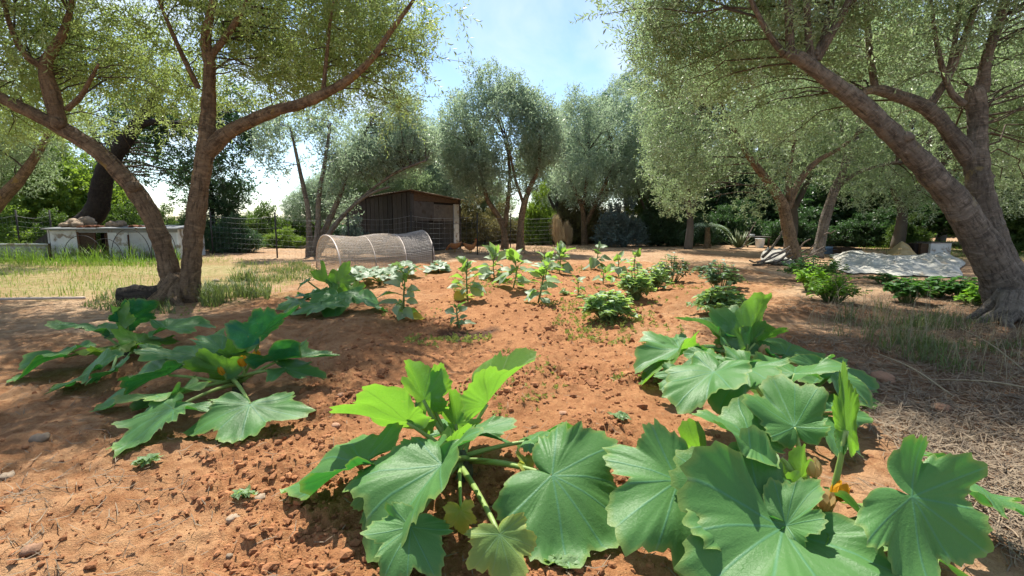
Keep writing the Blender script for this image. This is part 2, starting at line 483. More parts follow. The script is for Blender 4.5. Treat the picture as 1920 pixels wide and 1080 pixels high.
# ------------------------------------------------------------------ foliage
def rand_rot(n, up=0.0, axis=None):
    """random frames; axis vectors optional (n,3) along which the sprig grows"""
    if axis is None:
        axis = rng.normal(size=(n, 3)); axis[:, 2] += up
    a = axis / (np.linalg.norm(axis, axis=1)[:, None] + 1e-9)
    b = rng.normal(size=(n, 3)); b -= a * np.sum(a * b, 1)[:, None]; b /= np.linalg.norm(b, axis=1)[:, None] + 1e-9
    c = np.cross(a, b)
    return np.stack([b, c, a], -1)          # columns: x, y, z(growth)
def sprig_proto(nl, ln, lw, twig, droop=0.0, bend=.25):
    """leaf quads set along a twig that grows in +z; returns (nl,4,3)"""
    L = []
    for i in range(nl):
        t = (i + .6) / nl
        base = np.array([0, 0, t * twig])
        az = i * 2.4 + rng.uniform(-.3, .3)
        el = rng.uniform(.35, 1.0)
        d = np.array([math.cos(az) * math.cos(el), math.sin(az) * math.cos(el), math.sin(el)])
        s = np.cross(d, [0, 0, 1.0]); s /= np.linalg.norm(s) + 1e-9
        nn = np.cross(s, d)
        l = ln * rng.uniform(.7, 1.15); w = lw * rng.uniform(.8, 1.2)
        mid = base + d * l * .5 + nn * l * bend * .35
        L.append([base, mid + s * w / 2, base + d * l - nn * l * bend * .2, mid - s * w / 2])
    return np.array(L)
def scatter_sprigs(mb, P, axis, nl, ln, lw, twig, protos=6, smin=.75, smax=1.25, bend=.25):
    n = len(P); Rm = rand_rot(n, axis=axis); sc = rng.uniform(smin, smax, n)
    which = rng.integers(0, protos, n)
    for k in range(protos):
        pr = sprig_proto(nl, ln, lw, twig, bend=bend); sel = which == k
        if not sel.any(): continue
        V = np.einsum('nij,lvj->nlvi', Rm[sel] * sc[sel][:, None, None], pr) + P[sel][:, None, None, :]
        c = V.shape[0] * nl
        clump = np.clip(noise3(P[sel] * 1.1, 77) * 1.1 - .05, 0, 1)
        rv = np.clip(clump[:, None] * .6 + rng.random((V.shape[0], nl)) * .5, 0, 1)
        mb.add(V.reshape(-1, 3), np.arange(c * 4).reshape(-1, 4), None, np.repeat(rv.ravel(), 4))
def crown_points(ells, n, freq=1.2, thr=.42, shell=.55, seed=1):
    """points in a union of ellipsoids, thinned by noise so that gaps and clumps appear"""
    ells = np.asarray(ells, float)
    vol = ells[:, 3] * ells[:, 4] * ells[:, 5]; pr = vol ** .85; pr /= pr.sum()
    out, ax, got = [], [], 0
    while got < n:
        k = rng.choice(len(ells), n, p=pr); e = ells[k]
        d = rng.normal(size=(n, 3)); d /= np.linalg.norm(d, axis=1)[:, None]
        r = rng.random(n) ** (1 / 3.0); r = r * (1 - shell) + shell * np.sqrt(rng.random(n) * .45 + .55)
        q = e[:, :3] + d * r[:, None] * e[:, 3:6]
        v = noise3(q * freq, seed) * .65 + noise3(q * freq * 2.6, seed + 1) * .35
        ok = v > thr + rng.uniform(-.06, .06, n)
        out.append(q[ok]); ax.append(d[ok]); got += ok.sum()
    return np.vstack(out)[:n], np.vstack(ax)[:n]
def stem_mesh(mb, nodes, n=14, sub=7, rough=.10, seed=0, scale=7, bands=.0):
    """nodes: (px, py, Y, radius in photo pixels)"""
    P = np.array([A(a, b, Y) for a, b, Y, r in nodes]); r = np.array([r * Y / FPX for a, b, Y, r in nodes])
    mb.tube(P, r, n, sub, rough, seed, scale, True, 1.0, bands)
    return P, r
def twig_net(mb, starts, targets, r0=.018, r1=.004, sag=.15, n=4):
    for q in targets:
        d = np.linalg.norm(starts - q, axis=1) + np.maximum(0, starts[:, 2] - q[2]) * .8
        s = starts[np.argmin(d * rng.uniform(.8, 1.3, len(d)))]
        L = np.linalg.norm(q - s)
        mid = (s + q) / 2 + np.array([rng.normal() * .12, rng.normal() * .12, sag]) * L
        t = np.linspace(0, 1, 6)[:, None]
        P = (1 - t) ** 2 * s + 2 * t * (1 - t) * mid + t * t * q
        P[1:-1] += rng.normal(size=(4, 3)) * L * .02
        mb.tube(P, np.linspace(r0, r1, 6) * (0.6 + .25 * L), n, 0, cap=False)
        if L > .6:
            for _ in range(2):
                i = rng.integers(2, 5); e = P[i] + (q - s) / L * rng.uniform(.2, .5) + rng.normal(size=3) * .22
                mb.tube(np.array([P[i], (P[i] + e) / 2 + rng.normal(size=3) * .03, e]), [r0 * .45, r0 * .3, r1 * .7], 3, 0, cap=False)
def px_ell(px, py, Y, rpx, rpy, ry):
    c = A(px, py, Y); k = Y / FPX
    return [*c, rpx * k, ry, rpy * k]
def olive(label, base_px, stems, ells, nsprig, leaf, mat='olive', bark='bark', seed=1, thr=.42, freq=1.2, ntwig=60, name='olive_tree', cat='tree', group=None, ring=14, shell=.5, r0=.018, up=.5, sub=7, rough=.1, burl=None, rs=1.0, roots=()):
    b = G(*base_px)
    root = thing(name, label, cat, (b[0], b[1], hz(b)), group)
    starts = []
    for k, nodes in enumerate(stems):
        mb = MB()
        f_ = rs[min(k, len(rs) - 1)] if hasattr(rs, '__len__') else rs
        nodes = [(a_, b_, c_, d_ * f_) for a_, b_, c_, d_ in nodes]
        P, r = stem_mesh(mb, nodes, ring if k < 2 or nodes[0][3] > 10 else 8, sub, rough if nodes[0][3] > 6 else .05, seed + k * 13, 5.0, .22)
        if burl and k == burl[0]:
            for (cx, cy, cY, rb) in burl[1]:
                c = A(cx, cy, cY); a = rng.normal(size=3) * .01
                t = np.linspace(-1, 1, 9)[:, None]
                mb.tube(c + t * np.array([rb * .5, 0, rb * .9]), np.sqrt(np.clip(1 - t[:, 0] ** 2, .02, 1)) * rb, 12, 0, .3, seed + 50, 14)
        mb.build('trunk' if k == 0 else ('trunk' if nodes[0][3] > 18 else 'limb'), M[bark], root)
        Ps, _ = spline(P, r, 4)
        h = len(Ps) // 2
        starts.append(Ps[h:] if k < 2 else Ps[len(Ps) // 4:])
    for k, (az, ln_, rr_) in enumerate(roots):
        c0 = np.array([b[0], b[1], 0]); d_ = np.array([math.cos(az), math.sin(az), 0]); pp_ = []
        for t, hh in ((.05, .30), (.4, .12), (.7, .03), (1.0, -.05)):
            q_ = c0 + d_ * ln_ * t + np.array([-d_[1], d_[0], 0]) * .06 * math.sin(t * 5 + k); q_[2] = hz(q_) + hh; pp_.append(q_)
        MB().tube(pp_, np.array([1, .8, .55, .3]) * rr_, 12, 6, .2, seed + 70 + k, 9).build('root', M[bark], root)
    starts = np.vstack(starts)
    P, ax = crown_points(ells, nsprig, freq, thr, shell, seed)
    P = P[P[:, 2] > .35]
    ax = rng.normal(size=P.shape) * .7 + np.array([0, 0, up])
    mb = MB()
    scatter_sprigs(mb, P, ax, *leaf)
    cr = mb.build('crown', M[mat], root, smooth=False); cr['kind'] = 'stuff'
    tg = MB()
    twig_net(tg, starts, P[rng.choice(len(P), ntwig, replace=False)], r0)
    tw = tg.build('twigs', M['twig'], root); tw['kind'] = 'stuff'
    return root

# ------------------------------------------------------------------ the trees
NEAR = (20, .067, .0155, .40)
# old olive with two trunks, at the grass edge
olive('old olive with two leaning trunks from one root, beside the white hen house', (335, 565), [
    [(322, 585, 6.05, 46), (322, 545, 6.05, 36), (316, 500, 6.02, 32), (290, 420, 5.95, 30), (255, 360, 5.9, 31), (190, 290, 5.8, 27), (120, 243, 5.7, 26), (60, 212, 5.6, 21), (0, 182, 5.5, 18), (-90, 130, 5.4, 14), (-190, 60, 5.3, 9)],
    [(352, 580, 6.02, 42), (356, 540, 6.0, 33), (360, 490, 6.0, 29), (366, 420, 6.0, 27), (376, 340, 6.0, 26), (386, 272, 6.0, 25), (391, 200, 6.0, 20), (392, 120, 5.95, 17), (386, 75, 5.9, 14), (398, 10, 5.8, 11), (405, -60, 5.7, 8)],
    [(384, 288, 6.0, 20), (432, 246, 5.95, 17), (510, 210, 5.8, 14), (570, 193, 5.7, 12.5), (640, 158, 5.6, 11), (690, 118, 5.5, 8), (735, 55, 5.4, 6), (775, 0, 5.3, 4), (800, -50, 5.2, 2)],
    [(112, 240, 5.7, 19), (98, 180, 5.65, 18), (86, 122, 5.6, 14), (118, 62, 5.5, 9), (140, -10, 5.4, 6)],
    [(90, 130, 5.6, 10), (50, 105, 5.5, 8), (20, 50, 5.4, 6), (0, -30, 5.3, 4)],
    [(126, 205, 5.7, 7), (152, 180, 5.6, 6), (168, 152, 5.5, 5), (185, 120, 5.4, 3)],
    [(606, 172, 5.65, 6), (612, 110, 5.6, 5), (622, 20, 5.5, 4), (640, -60, 5.4, 2.5)],
    [(372, 165, 6.0, 7), (345, 110, 5.9, 6), (318, 50, 5.8, 5), (290, -20, 5.7, 3)],
    [(392, 110, 5.95, 8), (430, 60, 5.9, 8), (460, 10, 5.8, 6), (490, -60, 5.7, 4)],
], [px_ell(60, 10, 5.9, 260, 150, 1.2), px_ell(280, 20, 6.5, 240, 160, 1.2), px_ell(520, 20, 6.0, 220, 140, 1.2), px_ell(690, 20, 6.0, 115, 110, .9),
    px_ell(640, 120, 6.9, 140, 90, .8), px_ell(-120, 60, 6.0, 200, 180, 1.6), px_ell(250, 190, 7.2, 150, 65, .6), px_ell(480, 140, 7.2, 170, 90, .8),
    px_ell(300, -190, 5.8, 420, 150, 1.6), px_ell(820, 0, 5.2, 50, 40, .3), px_ell(30, 190, 7.0, 110, 80, .6), px_ell(720, 130, 6.4, 85, 95, .6), px_ell(560, 90, 7.4, 200, 110, .7), px_ell(430, -210, 5.0, 170, 80, .8), px_ell(120, -190, 4.7, 200, 90, .8)],  # last two lobes added above the view to shade the soil below
    9200, NEAR, 'olive_warm', 'bark', 3, .40, 1.1, 190, ring=40, up=.2, r0=.010, sub=20, rough=.17, burl=(0, [(250, 352, 5.84, .08), (110, 232, 5.64, .075)]), rs=(.52, .58, .72, .7, .7, .7, .7), roots=[(3.6, .42, .11), (4.5, .45, .12), (5.4, .45, .11), (.2, .4, .10), (2.8, .4, .1)])
# old olive with the thick leaning trunk, on the straw
olive('massive old olive with a thick trunk leaning over the straw', (1885, 600), [
    [(1925, 640, 5.1, 98), (1905, 590, 5.1, 86), (1862, 500, 5.1, 74), (1806, 400, 5.05, 60), (1750, 330, 5.0, 50), (1690, 270, 4.95, 43), (1620, 200, 4.9, 37), (1550, 146, 4.85, 31), (1500, 110, 4.8, 27), (1472, 98, 4.8, 21)],
    [(1895, 540, 5.2, 80), (1868, 470, 5.25, 62), (1842, 390, 5.3, 50), (1832, 300, 5.35, 40), (1832, 220, 5.4, 34), (1828, 176, 5.4, 33), (1826, 162, 5.4, 22)],
    [(1845, 340, 5.35, 36), (1795, 265, 5.4, 30), (1742, 207, 5.45, 25), (1690, 182, 5.5, 22), (1640, 168, 5.5, 18), (1606, 178, 5.5, 12)],
    [(1482, 108, 4.8, 13), (1480, 60, 4.75, 12), (1478, 0, 4.7, 11), (1470, -90, 4.6, 8)],
    [(1524, 118, 4.82, 11), (1516, 70, 4.8, 10), (1512, 0, 4.75, 9), (1500, -90, 4.7, 6)],
    [(1532, 112, 4.82, 12), (1560, 60, 4.75, 11), (1588, 10, 4.7, 10), (1620, -80, 4.6, 7)],
    [(1468, 100, 4.8, 9), (1440, 62, 4.7, 7), (1408, 0, 4.6, 6), (1380, -70, 4.5, 4)],
    [(1530, 105, 4.8, 9), (1548, 55, 4.85, 8), (1562, -10, 4.9, 7), (1570, -90, 4.9, 5)],
    [(1840, 175, 5.4, 17), (1850, 110, 5.35, 13), (1870, 50, 5.3, 12), (1895, -30, 5.2, 9)],
    [(1806, 195, 5.4, 10), (1782, 170, 5.35, 8), (1760, 100, 5.3, 6), (1745, 0, 5.2, 4)],
    [(1742, 200, 5.45, 11), (1780, 140, 5.4, 9), (1808, 70, 5.3, 8), (1850, -40, 5.2, 5)],
    [(1640, 162, 5.5, 9), (1630, 90, 5.45, 8), (1624, 0, 5.4, 7), (1615, -90, 5.3, 5)],
    [(1775, 150, 5.4, 7), (1790, 80, 5.35, 6), (1802, 0, 5.3, 5), (1815, -80, 5.3, 3)],
], [px_ell(1420, 0, 5.2, 200, 130, 1.0), px_ell(1640, 0, 5.5, 220, 140, 1.0), px_ell(1850, 20, 5.8, 200, 150, 1.0), px_ell(2050, 60, 5.9, 200, 200, 1.4),
    px_ell(1300, 10, 5.6, 110, 90, .8), px_ell(1700, 130, 6.8, 180, 100, .6), px_ell(1240, 60, 6.0, 60, 80, .6), px_ell(1180, 0, 4.8, 60, 30, .3),
    px_ell(1650, -190, 5.0, 420, 150, 1.7), px_ell(1450, 160, 7.0, 150, 110, .7), px_ell(1870, 250, 7.0, 130, 120, .6), px_ell(1320, 90, 6.4, 120, 110, .8)],
    8600, NEAR, 'olive', 'bark_grey', 23, .42, 1.1, 190, ring=42, up=.35, r0=.010, sub=20, rough=.17, burl=(0, [(1900, 578, 4.92, .12), (1700, 258, 4.88, .06)]), rs=(.41, .42, .46, .66), roots=[(3.3, .34, .08), (4.2, .34, .09), (5.0, .34, .09), (2.4, .34, .08)])
MIDL = (9, .095, .024, .30)
olive('broad olive with a forked reddish trunk rising from the stick pile', (1490, 494), [
    [(1492, 505, 12.0, 36), (1488, 478, 12.0, 28), (1478, 430, 12.0, 24), (1466, 380, 12.0, 20), (1436, 335, 11.9, 16), (1405, 295, 11.8, 12), (1380, 250, 11.7, 9), (1350, 190, 11.6, 6)],
    [(1474, 395, 12.0, 15), (1502, 335, 12.1, 13), (1535, 300, 12.2, 9), (1580, 275, 12.3, 7), (1640, 220, 12.4, 5)],
    [(1480, 375, 12.0, 9), (1480, 320, 12.1, 8), (1490, 250, 12.2, 6), (1480, 170, 12.2, 4)],
], [px_ell(1330, 200, 11.5, 140, 130, 2.0), px_ell(1450, 130, 12, 170, 130, 2.2), px_ell(1380, 330, 11.6, 105, 85, 1.3), px_ell(1290, 300, 12.5, 90, 90, 1.4), px_ell(1240, 130, 12.5, 55, 120, 1.2), px_ell(1580, 190, 12.6, 110, 110, 1.6), px_ell(1400, 392, 11.4, 70, 26, .8), px_ell(1300, 372, 12.2, 70, 40, .9)],
    6200, MIDL, 'olive', 'bark', 41, .38, .8, 90, ring=14, up=.0, r0=.02, rs=.46)
olive('slim pale olive leaning away behind the bright parsley', (1538, 474), [
    [(1530, 482, 13.2, 26), (1536, 465, 13.2, 20), (1546, 415, 13.2, 18), (1564, 360, 13.2, 16), (1582, 320, 13.2, 12), (1602, 270, 13.2, 8), (1620, 200, 13.2, 6)],
    [(1568, 352, 13.2, 9), (1612, 322, 13.1, 7), (1680, 304, 13.0, 5), (1750, 300, 12.9, 4)],
    [(1575, 335, 13.2, 8), (1585, 280, 13.3, 6), (1575, 220, 13.4, 5)],
], [px_ell(1640, 240, 13.4, 150, 130, 2.0), px_ell(1760, 250, 13.6, 150, 140, 2.0), px_ell(1690, 345, 13.0, 110, 55, 1.2), px_ell(1880, 280, 13.8, 140, 130, 2.0), px_ell(1700, 120, 14, 220, 100, 2.0), px_ell(1640, 375, 12.8, 60, 28, .7), px_ell(1750, 372, 13.0, 70, 36, .8)],
    6200, MIDL, 'olive', 'bark_grey', 53, .38, .8, 80, ring=12, up=.1, r0=.02, rs=.48)
FAR = (7, .125, .036, .36)
olive('twin-stemmed silvery olive at the end of the vegetable bed', (960, 470), [
    [(946, 474, 16.6, 15), (946, 440, 16.6, 10), (936, 408, 16.6, 8.5), (914, 375, 16.5, 7), (906, 340, 16.5, 5), (890, 290, 16.4, 4)],
    [(976, 474, 16.4, 16), (976, 440, 16.4, 11.5), (980, 395, 16.4, 10), (992, 355, 16.4, 8), (1010, 310, 16.4, 5), (1010, 240, 16.4, 4)],
    [(947, 425, 16.6, 7), (952, 380, 16.6, 6.5), (956, 330, 16.6, 5), (950, 260, 16.6, 4)],
    [(982, 385, 16.4, 5), (965, 330, 16.3, 4), (955, 280, 16.2, 3)],
], [px_ell(880, 270, 16.3, 58, 85, 1.2), px_ell(945, 255, 16.6, 70, 90, 1.5), px_ell(1000, 260, 16.6, 52, 80, 1.2), px_ell(885, 165, 16.5, 15, 48, .4), px_ell(925, 180, 16.6, 32, 55, .6), px_ell(965, 190, 16.6, 20, 50, .5), px_ell(990, 210, 16.6, 16, 42, .4), px_ell(850, 300, 16.6, 25, 45, .6), px_ell(940, 330, 16.5, 100, 45, 1.2), px_ell(1022, 290, 16.8, 36, 70, .9), px_ell(858, 255, 16.8, 36, 75, .9), px_ell(1015, 355, 16.3, 26, 30, .5), px_ell(880, 360, 16.3, 28, 26, .5)],
    6400, FAR, 'olive_blue', 'bark', 67, .36, .9, 70, ring=10, up=.9, r0=.022, rs=.6)
olive('rounded olive standing between the dry grass plume and the grey shrub', (1095, 460), [
    [(1096, 464, 21, 9), (1095, 430, 21, 7.5), (1092, 390, 21, 6), (1075, 350, 21, 5), (1060, 310, 21, 3)],
    [(1096, 425, 21, 6), (1115, 385, 21, 5), (1135, 345, 21, 4), (1150, 300, 21, 3)],
    [(1092, 395, 21, 4), (1100, 340, 21, 4), (1105, 280, 21, 3)],
], [px_ell(1085, 270, 21, 52, 85, 1.6), px_ell(1135, 260, 21, 60, 85, 1.8), px_ell(1180, 280, 21.5, 50, 85, 1.6), px_ell(1110, 340, 20.5, 80, 55, 1.5), px_ell(1080, 210, 21, 25, 42, .8), px_ell(1150, 200, 21.5, 40, 50, 1)],
    4600, FAR, 'olive_blue', 'bark', 79, .36, .8, 50, ring=8, up=.6, r0=.025, rs=.75)
olive('airy many-stemmed olive with sky showing through, behind the net tunnel', (588, 476), [
    [(583, 484, 14.6, 16), (580, 440, 14.6, 8), (576, 385, 14.6, 7), (560, 310, 14.6, 5), (545, 240, 14.6, 3)],
    [(590, 482, 14.5, 12), (596, 430, 14.5, 8), (598, 370, 14.5, 7), (610, 300, 14.5, 5), (620, 230, 14.5, 3)],
    [(592, 482, 14.7, 14), (610, 430, 14.7, 9), (636, 370, 14.7, 7), (660, 300, 14.7, 5), (690, 240, 14.7, 3)],
    [(600, 470, 14.4, 10), (630, 420, 14.3, 7), (680, 370, 14.2, 5), (740, 325, 14.1, 4), (800, 300, 14, 3)],
    [(606, 455, 14.3, 6), (645, 402, 14.2, 5), (690, 366, 14.1, 4), (730, 350, 14.0, 3)],
], [px_ell(550, 270, 14.6, 70, 70, 1.0), px_ell(640, 260, 14.6, 90, 75, 1.2), px_ell(730, 250, 14.6, 80, 80, 1.2), px_ell(600, 330, 14.6, 60, 50, .8), px_ell(690, 300, 14.4, 80, 40, .9), px_ell(640, 390, 15.2, 25, 30, .4), px_ell(770, 270, 14.9, 55, 50, .9)],
    4000, FAR, 'olive_blue', 'bark_grey', 91, .46, 1.0, 130, ring=9, up=.3, r0=.016, rs=.65)
olive('dark evergreen oak with a curved black trunk behind the hen house', (165, 440), [
    [(120, 452, 15, 26), (158, 420, 15, 20), (182, 392, 15, 18), (190, 352, 15, 16), (205, 305, 15, 14), (240, 258, 15, 12), (270, 215, 15, 10), (300, 165, 15, 7)],
    [(262, 232, 15, 7), (300, 228, 15, 5), (345, 232, 15, 4), (390, 220, 15, 3)],
    [(205, 300, 15, 6), (180, 260, 15, 5), (150, 200, 15, 4)],
], [px_ell(260, 230, 16, 90, 55, 1.2), px_ell(350, 270, 16.5, 60, 90, 1.2), px_ell(420, 300, 17, 55, 110, 1.2), px_ell(250, 300, 17, 50, 50, 1.0), px_ell(440, 210, 17, 45, 60, .8), px_ell(330, 350, 17.5, 40, 50, .8)],
    3100, (8, .11, .05, .30), 'oak', 'bark_dark', 101, .47, 1.1, 60, ring=14, up=.0, r0=.02)
olive('leaning pale trunk of an olive at the edge of the picture', (-60, 470), [
    [(-70, 470, 11, 18), (-30, 410, 11, 14), (10, 365, 11, 11), (40, 332, 11, 9), (80, 270, 11, 6), (110, 200, 11, 4)],
    [(-40, 425, 11, 9), (-70, 350, 11, 7), (-90, 270, 11, 5)],
], [px_ell(40, 230, 11.2, 110, 75, 1.3), px_ell(-80, 240, 11, 120, 100, 1.3), px_ell(90, 190, 11.5, 80, 60, .9), px_ell(30, 320, 11.6, 60, 40, .8)],
    2400, (9, .09, .024, .30), 'olive', 'bark', 113, .42, 1.0, 40, ring=10, up=.1)

# background crowns: a few shared shapes, set out as individual trees and shrubs
def crown_shape(name, ells, n, leaf, thr, freq, seed, up=.3, stems=()):
    mb = MB(); P, ax = crown_points(ells, n, freq, thr, .5, seed)
    scatter_sprigs(mb, P, rng.normal(size=P.shape) * .7 + ax * .4 + np.array([0, 0, up]), *leaf)
    me = mesh_of(name, np.vstack(mb.V), np.vstack(mb.Q), None, M['mid'], False, np.concatenate(mb.K))
    tb = MB()
    for P in stems:
        P = np.array(P, float); tb.tube(P[:, :3], P[:, 3], 7, 4, .1, seed, 4)
    tm = mesh_of(name + '_trunk', np.vstack(tb.V), np.vstack(tb.Q), np.vstack(tb.T), M['bark_grey'], True, np.concatenate(tb.K))
    return me, tm
TS = [[(0, 0, -.1, .16), (.05, 0, .8, .11), (-.1, .1, 1.6, .09), (.2, 0, 2.8, .05), (.3, .1, 3.6, .02)], [(.02, 0, .9, .08), (.6, .1, 1.8, .06), (1.0, .2, 2.8, .03)], [(0, 0, 1.0, .08), (-.5, -.2, 1.8, .05), (-.9, -.1, 2.7, .03)]]
SHAPES = {
    'olive_a': crown_shape('loose_crown', [(0, 0, 3.0, 1.7, 1.6, 1.3), (.9, .2, 2.5, 1.2, 1.2, 1.0), (-.9, -.2, 2.6, 1.2, 1.2, 1.0), (.3, 0, 4.0, .9, .9, .9), (-.4, .2, 3.9, .7, .8, 1.0)], 3600, FAR, .38, .8, 5, .4, TS),
    'broad_a': crown_shape('broad_crown', [(0, 0, 2.6, 1.8, 1.7, 1.6), (1.0, .3, 2.0, 1.1, 1.1, 1.2), (-1.0, -.3, 1.9, 1.2, 1.2, 1.2), (.3, 0, 3.8, 1.0, 1.0, .9)], 3300, (8, .15, .075, .30), .40, .9, 15, .2, TS),
    'bush_a': crown_shape('bush_crown', [(0, 0, .7, 1.0, .9, .7), (.7, .1, .5, .7, .6, .5), (-.7, -.1, .75, .6, .6, .6), (.25, 0, 1.45, .38, .4, .55), (-.35, .1, 1.3, .35, .35, .5), (.8, 0, 1.1, .3, .3, .4), (-1.0, 0, .4, .45, .5, .4), (0, 0, .25, 1.3, 1.0, .3)], 2400, (8, .11, .045, .30), .44, 1.5, 25, .7, [[(0, 0, -.1, .06), (.1, 0, .6, .04), (.2, .1, 1.3, .02)], [(0, 0, .1, .05), (-.3, 0, .6, .03), (-.5, 0, 1.1, .015)]]),
    'tall_a': crown_shape('tall_crown', [(0, 0, 1.6, .95, .9, 1.5), (.2, 0, 3.0, .8, .8, 1.2), (-.3, 0, .9, .95, .9, .9), (.05, 0, 4.2, .45, .45, .8)], 3000, (8, .11, .045, .26), .36, 1.0, 35, .9, [[(0, 0, -.1, .14), (.05, 0, 1.5, .1), (.1, 0, 3.4, .05), (.05, 0, 4.5, .02)]]),
    'pine_a': crown_shape('pine_crown', [(0, 0, 7.2, 2.2, 2.0, .8), (1.6, .3, 6.5, 1.5, 1.4, .7), (-1.6, -.3, 6.4, 1.5, 1.4, .7), (.5, 0, 8.0, 1.2, 1.1, .5), (-.8, 0, 5.6, 1.0, 1.0, .5)], 2600, (12, .16, .026, .22), .40, .8, 45, .8, [[(0, 0, -.1, .22), (.1, 0, 2.5, .17), (-.1, 0, 5, .13), (.1, 0, 7.4, .06)], [(0, 0, 4.6, .09), (.9, .1, 5.6, .06), (1.7, .2, 6.4, .03)], [(0, 0, 4.4, .09), (-.8, -.1, 5.4, .06), (-1.6, -.2, 6.3, .03)]]),
}
HT = {'olive_a': 4.9, 'broad_a': 4.6, 'bush_a': 2.0, 'tall_a': 5.0, 'pine_a': 8.6}
WID = {'olive_a': 4.0, 'broad_a': 4.0, 'bush_a': 2.6, 'tall_a': 2.0, 'pine_a': 6.0}
def bg(shape, mat, px, Y, top_py, wpx, label, name, cat, group=None, bark='bark_grey', rz=None):
    """a background tree standing at (px, Y), its top seen at top_py and wpx photo pixels wide"""
    p = A(px, 470, Y); x, y = p[0], Y
    z0 = float(height(np.array([x]), np.array([y]), fine=False)[0])
    ht = A(px, top_py, Y)[2] - z0
    root = thing(name, label, cat, (x, y, z0 - .02), group)
    sx = wpx * Y / FPX / WID[shape]; sz = ht / HT[shape]
    root.scale = (sx, (sx + sz) / 2 if sx < 2 * sz else sx * .7, sz)
    root.rotation_euler = (0, 0, random.uniform(-.5, .5) if rz is None else rz)
    for nm, me, mt in (('crown', SHAPES[shape][0], M[mat]), ('trunk', SHAPES[shape][1], M[bark])):
        o = bpy.data.objects.new(nm, me); COL.objects.link(o); o.parent = root
        o.material_slots[0].link = 'OBJECT'; o.material_slots[0].material = mt
        if nm == 'crown': o['kind'] = 'stuff'
    return root
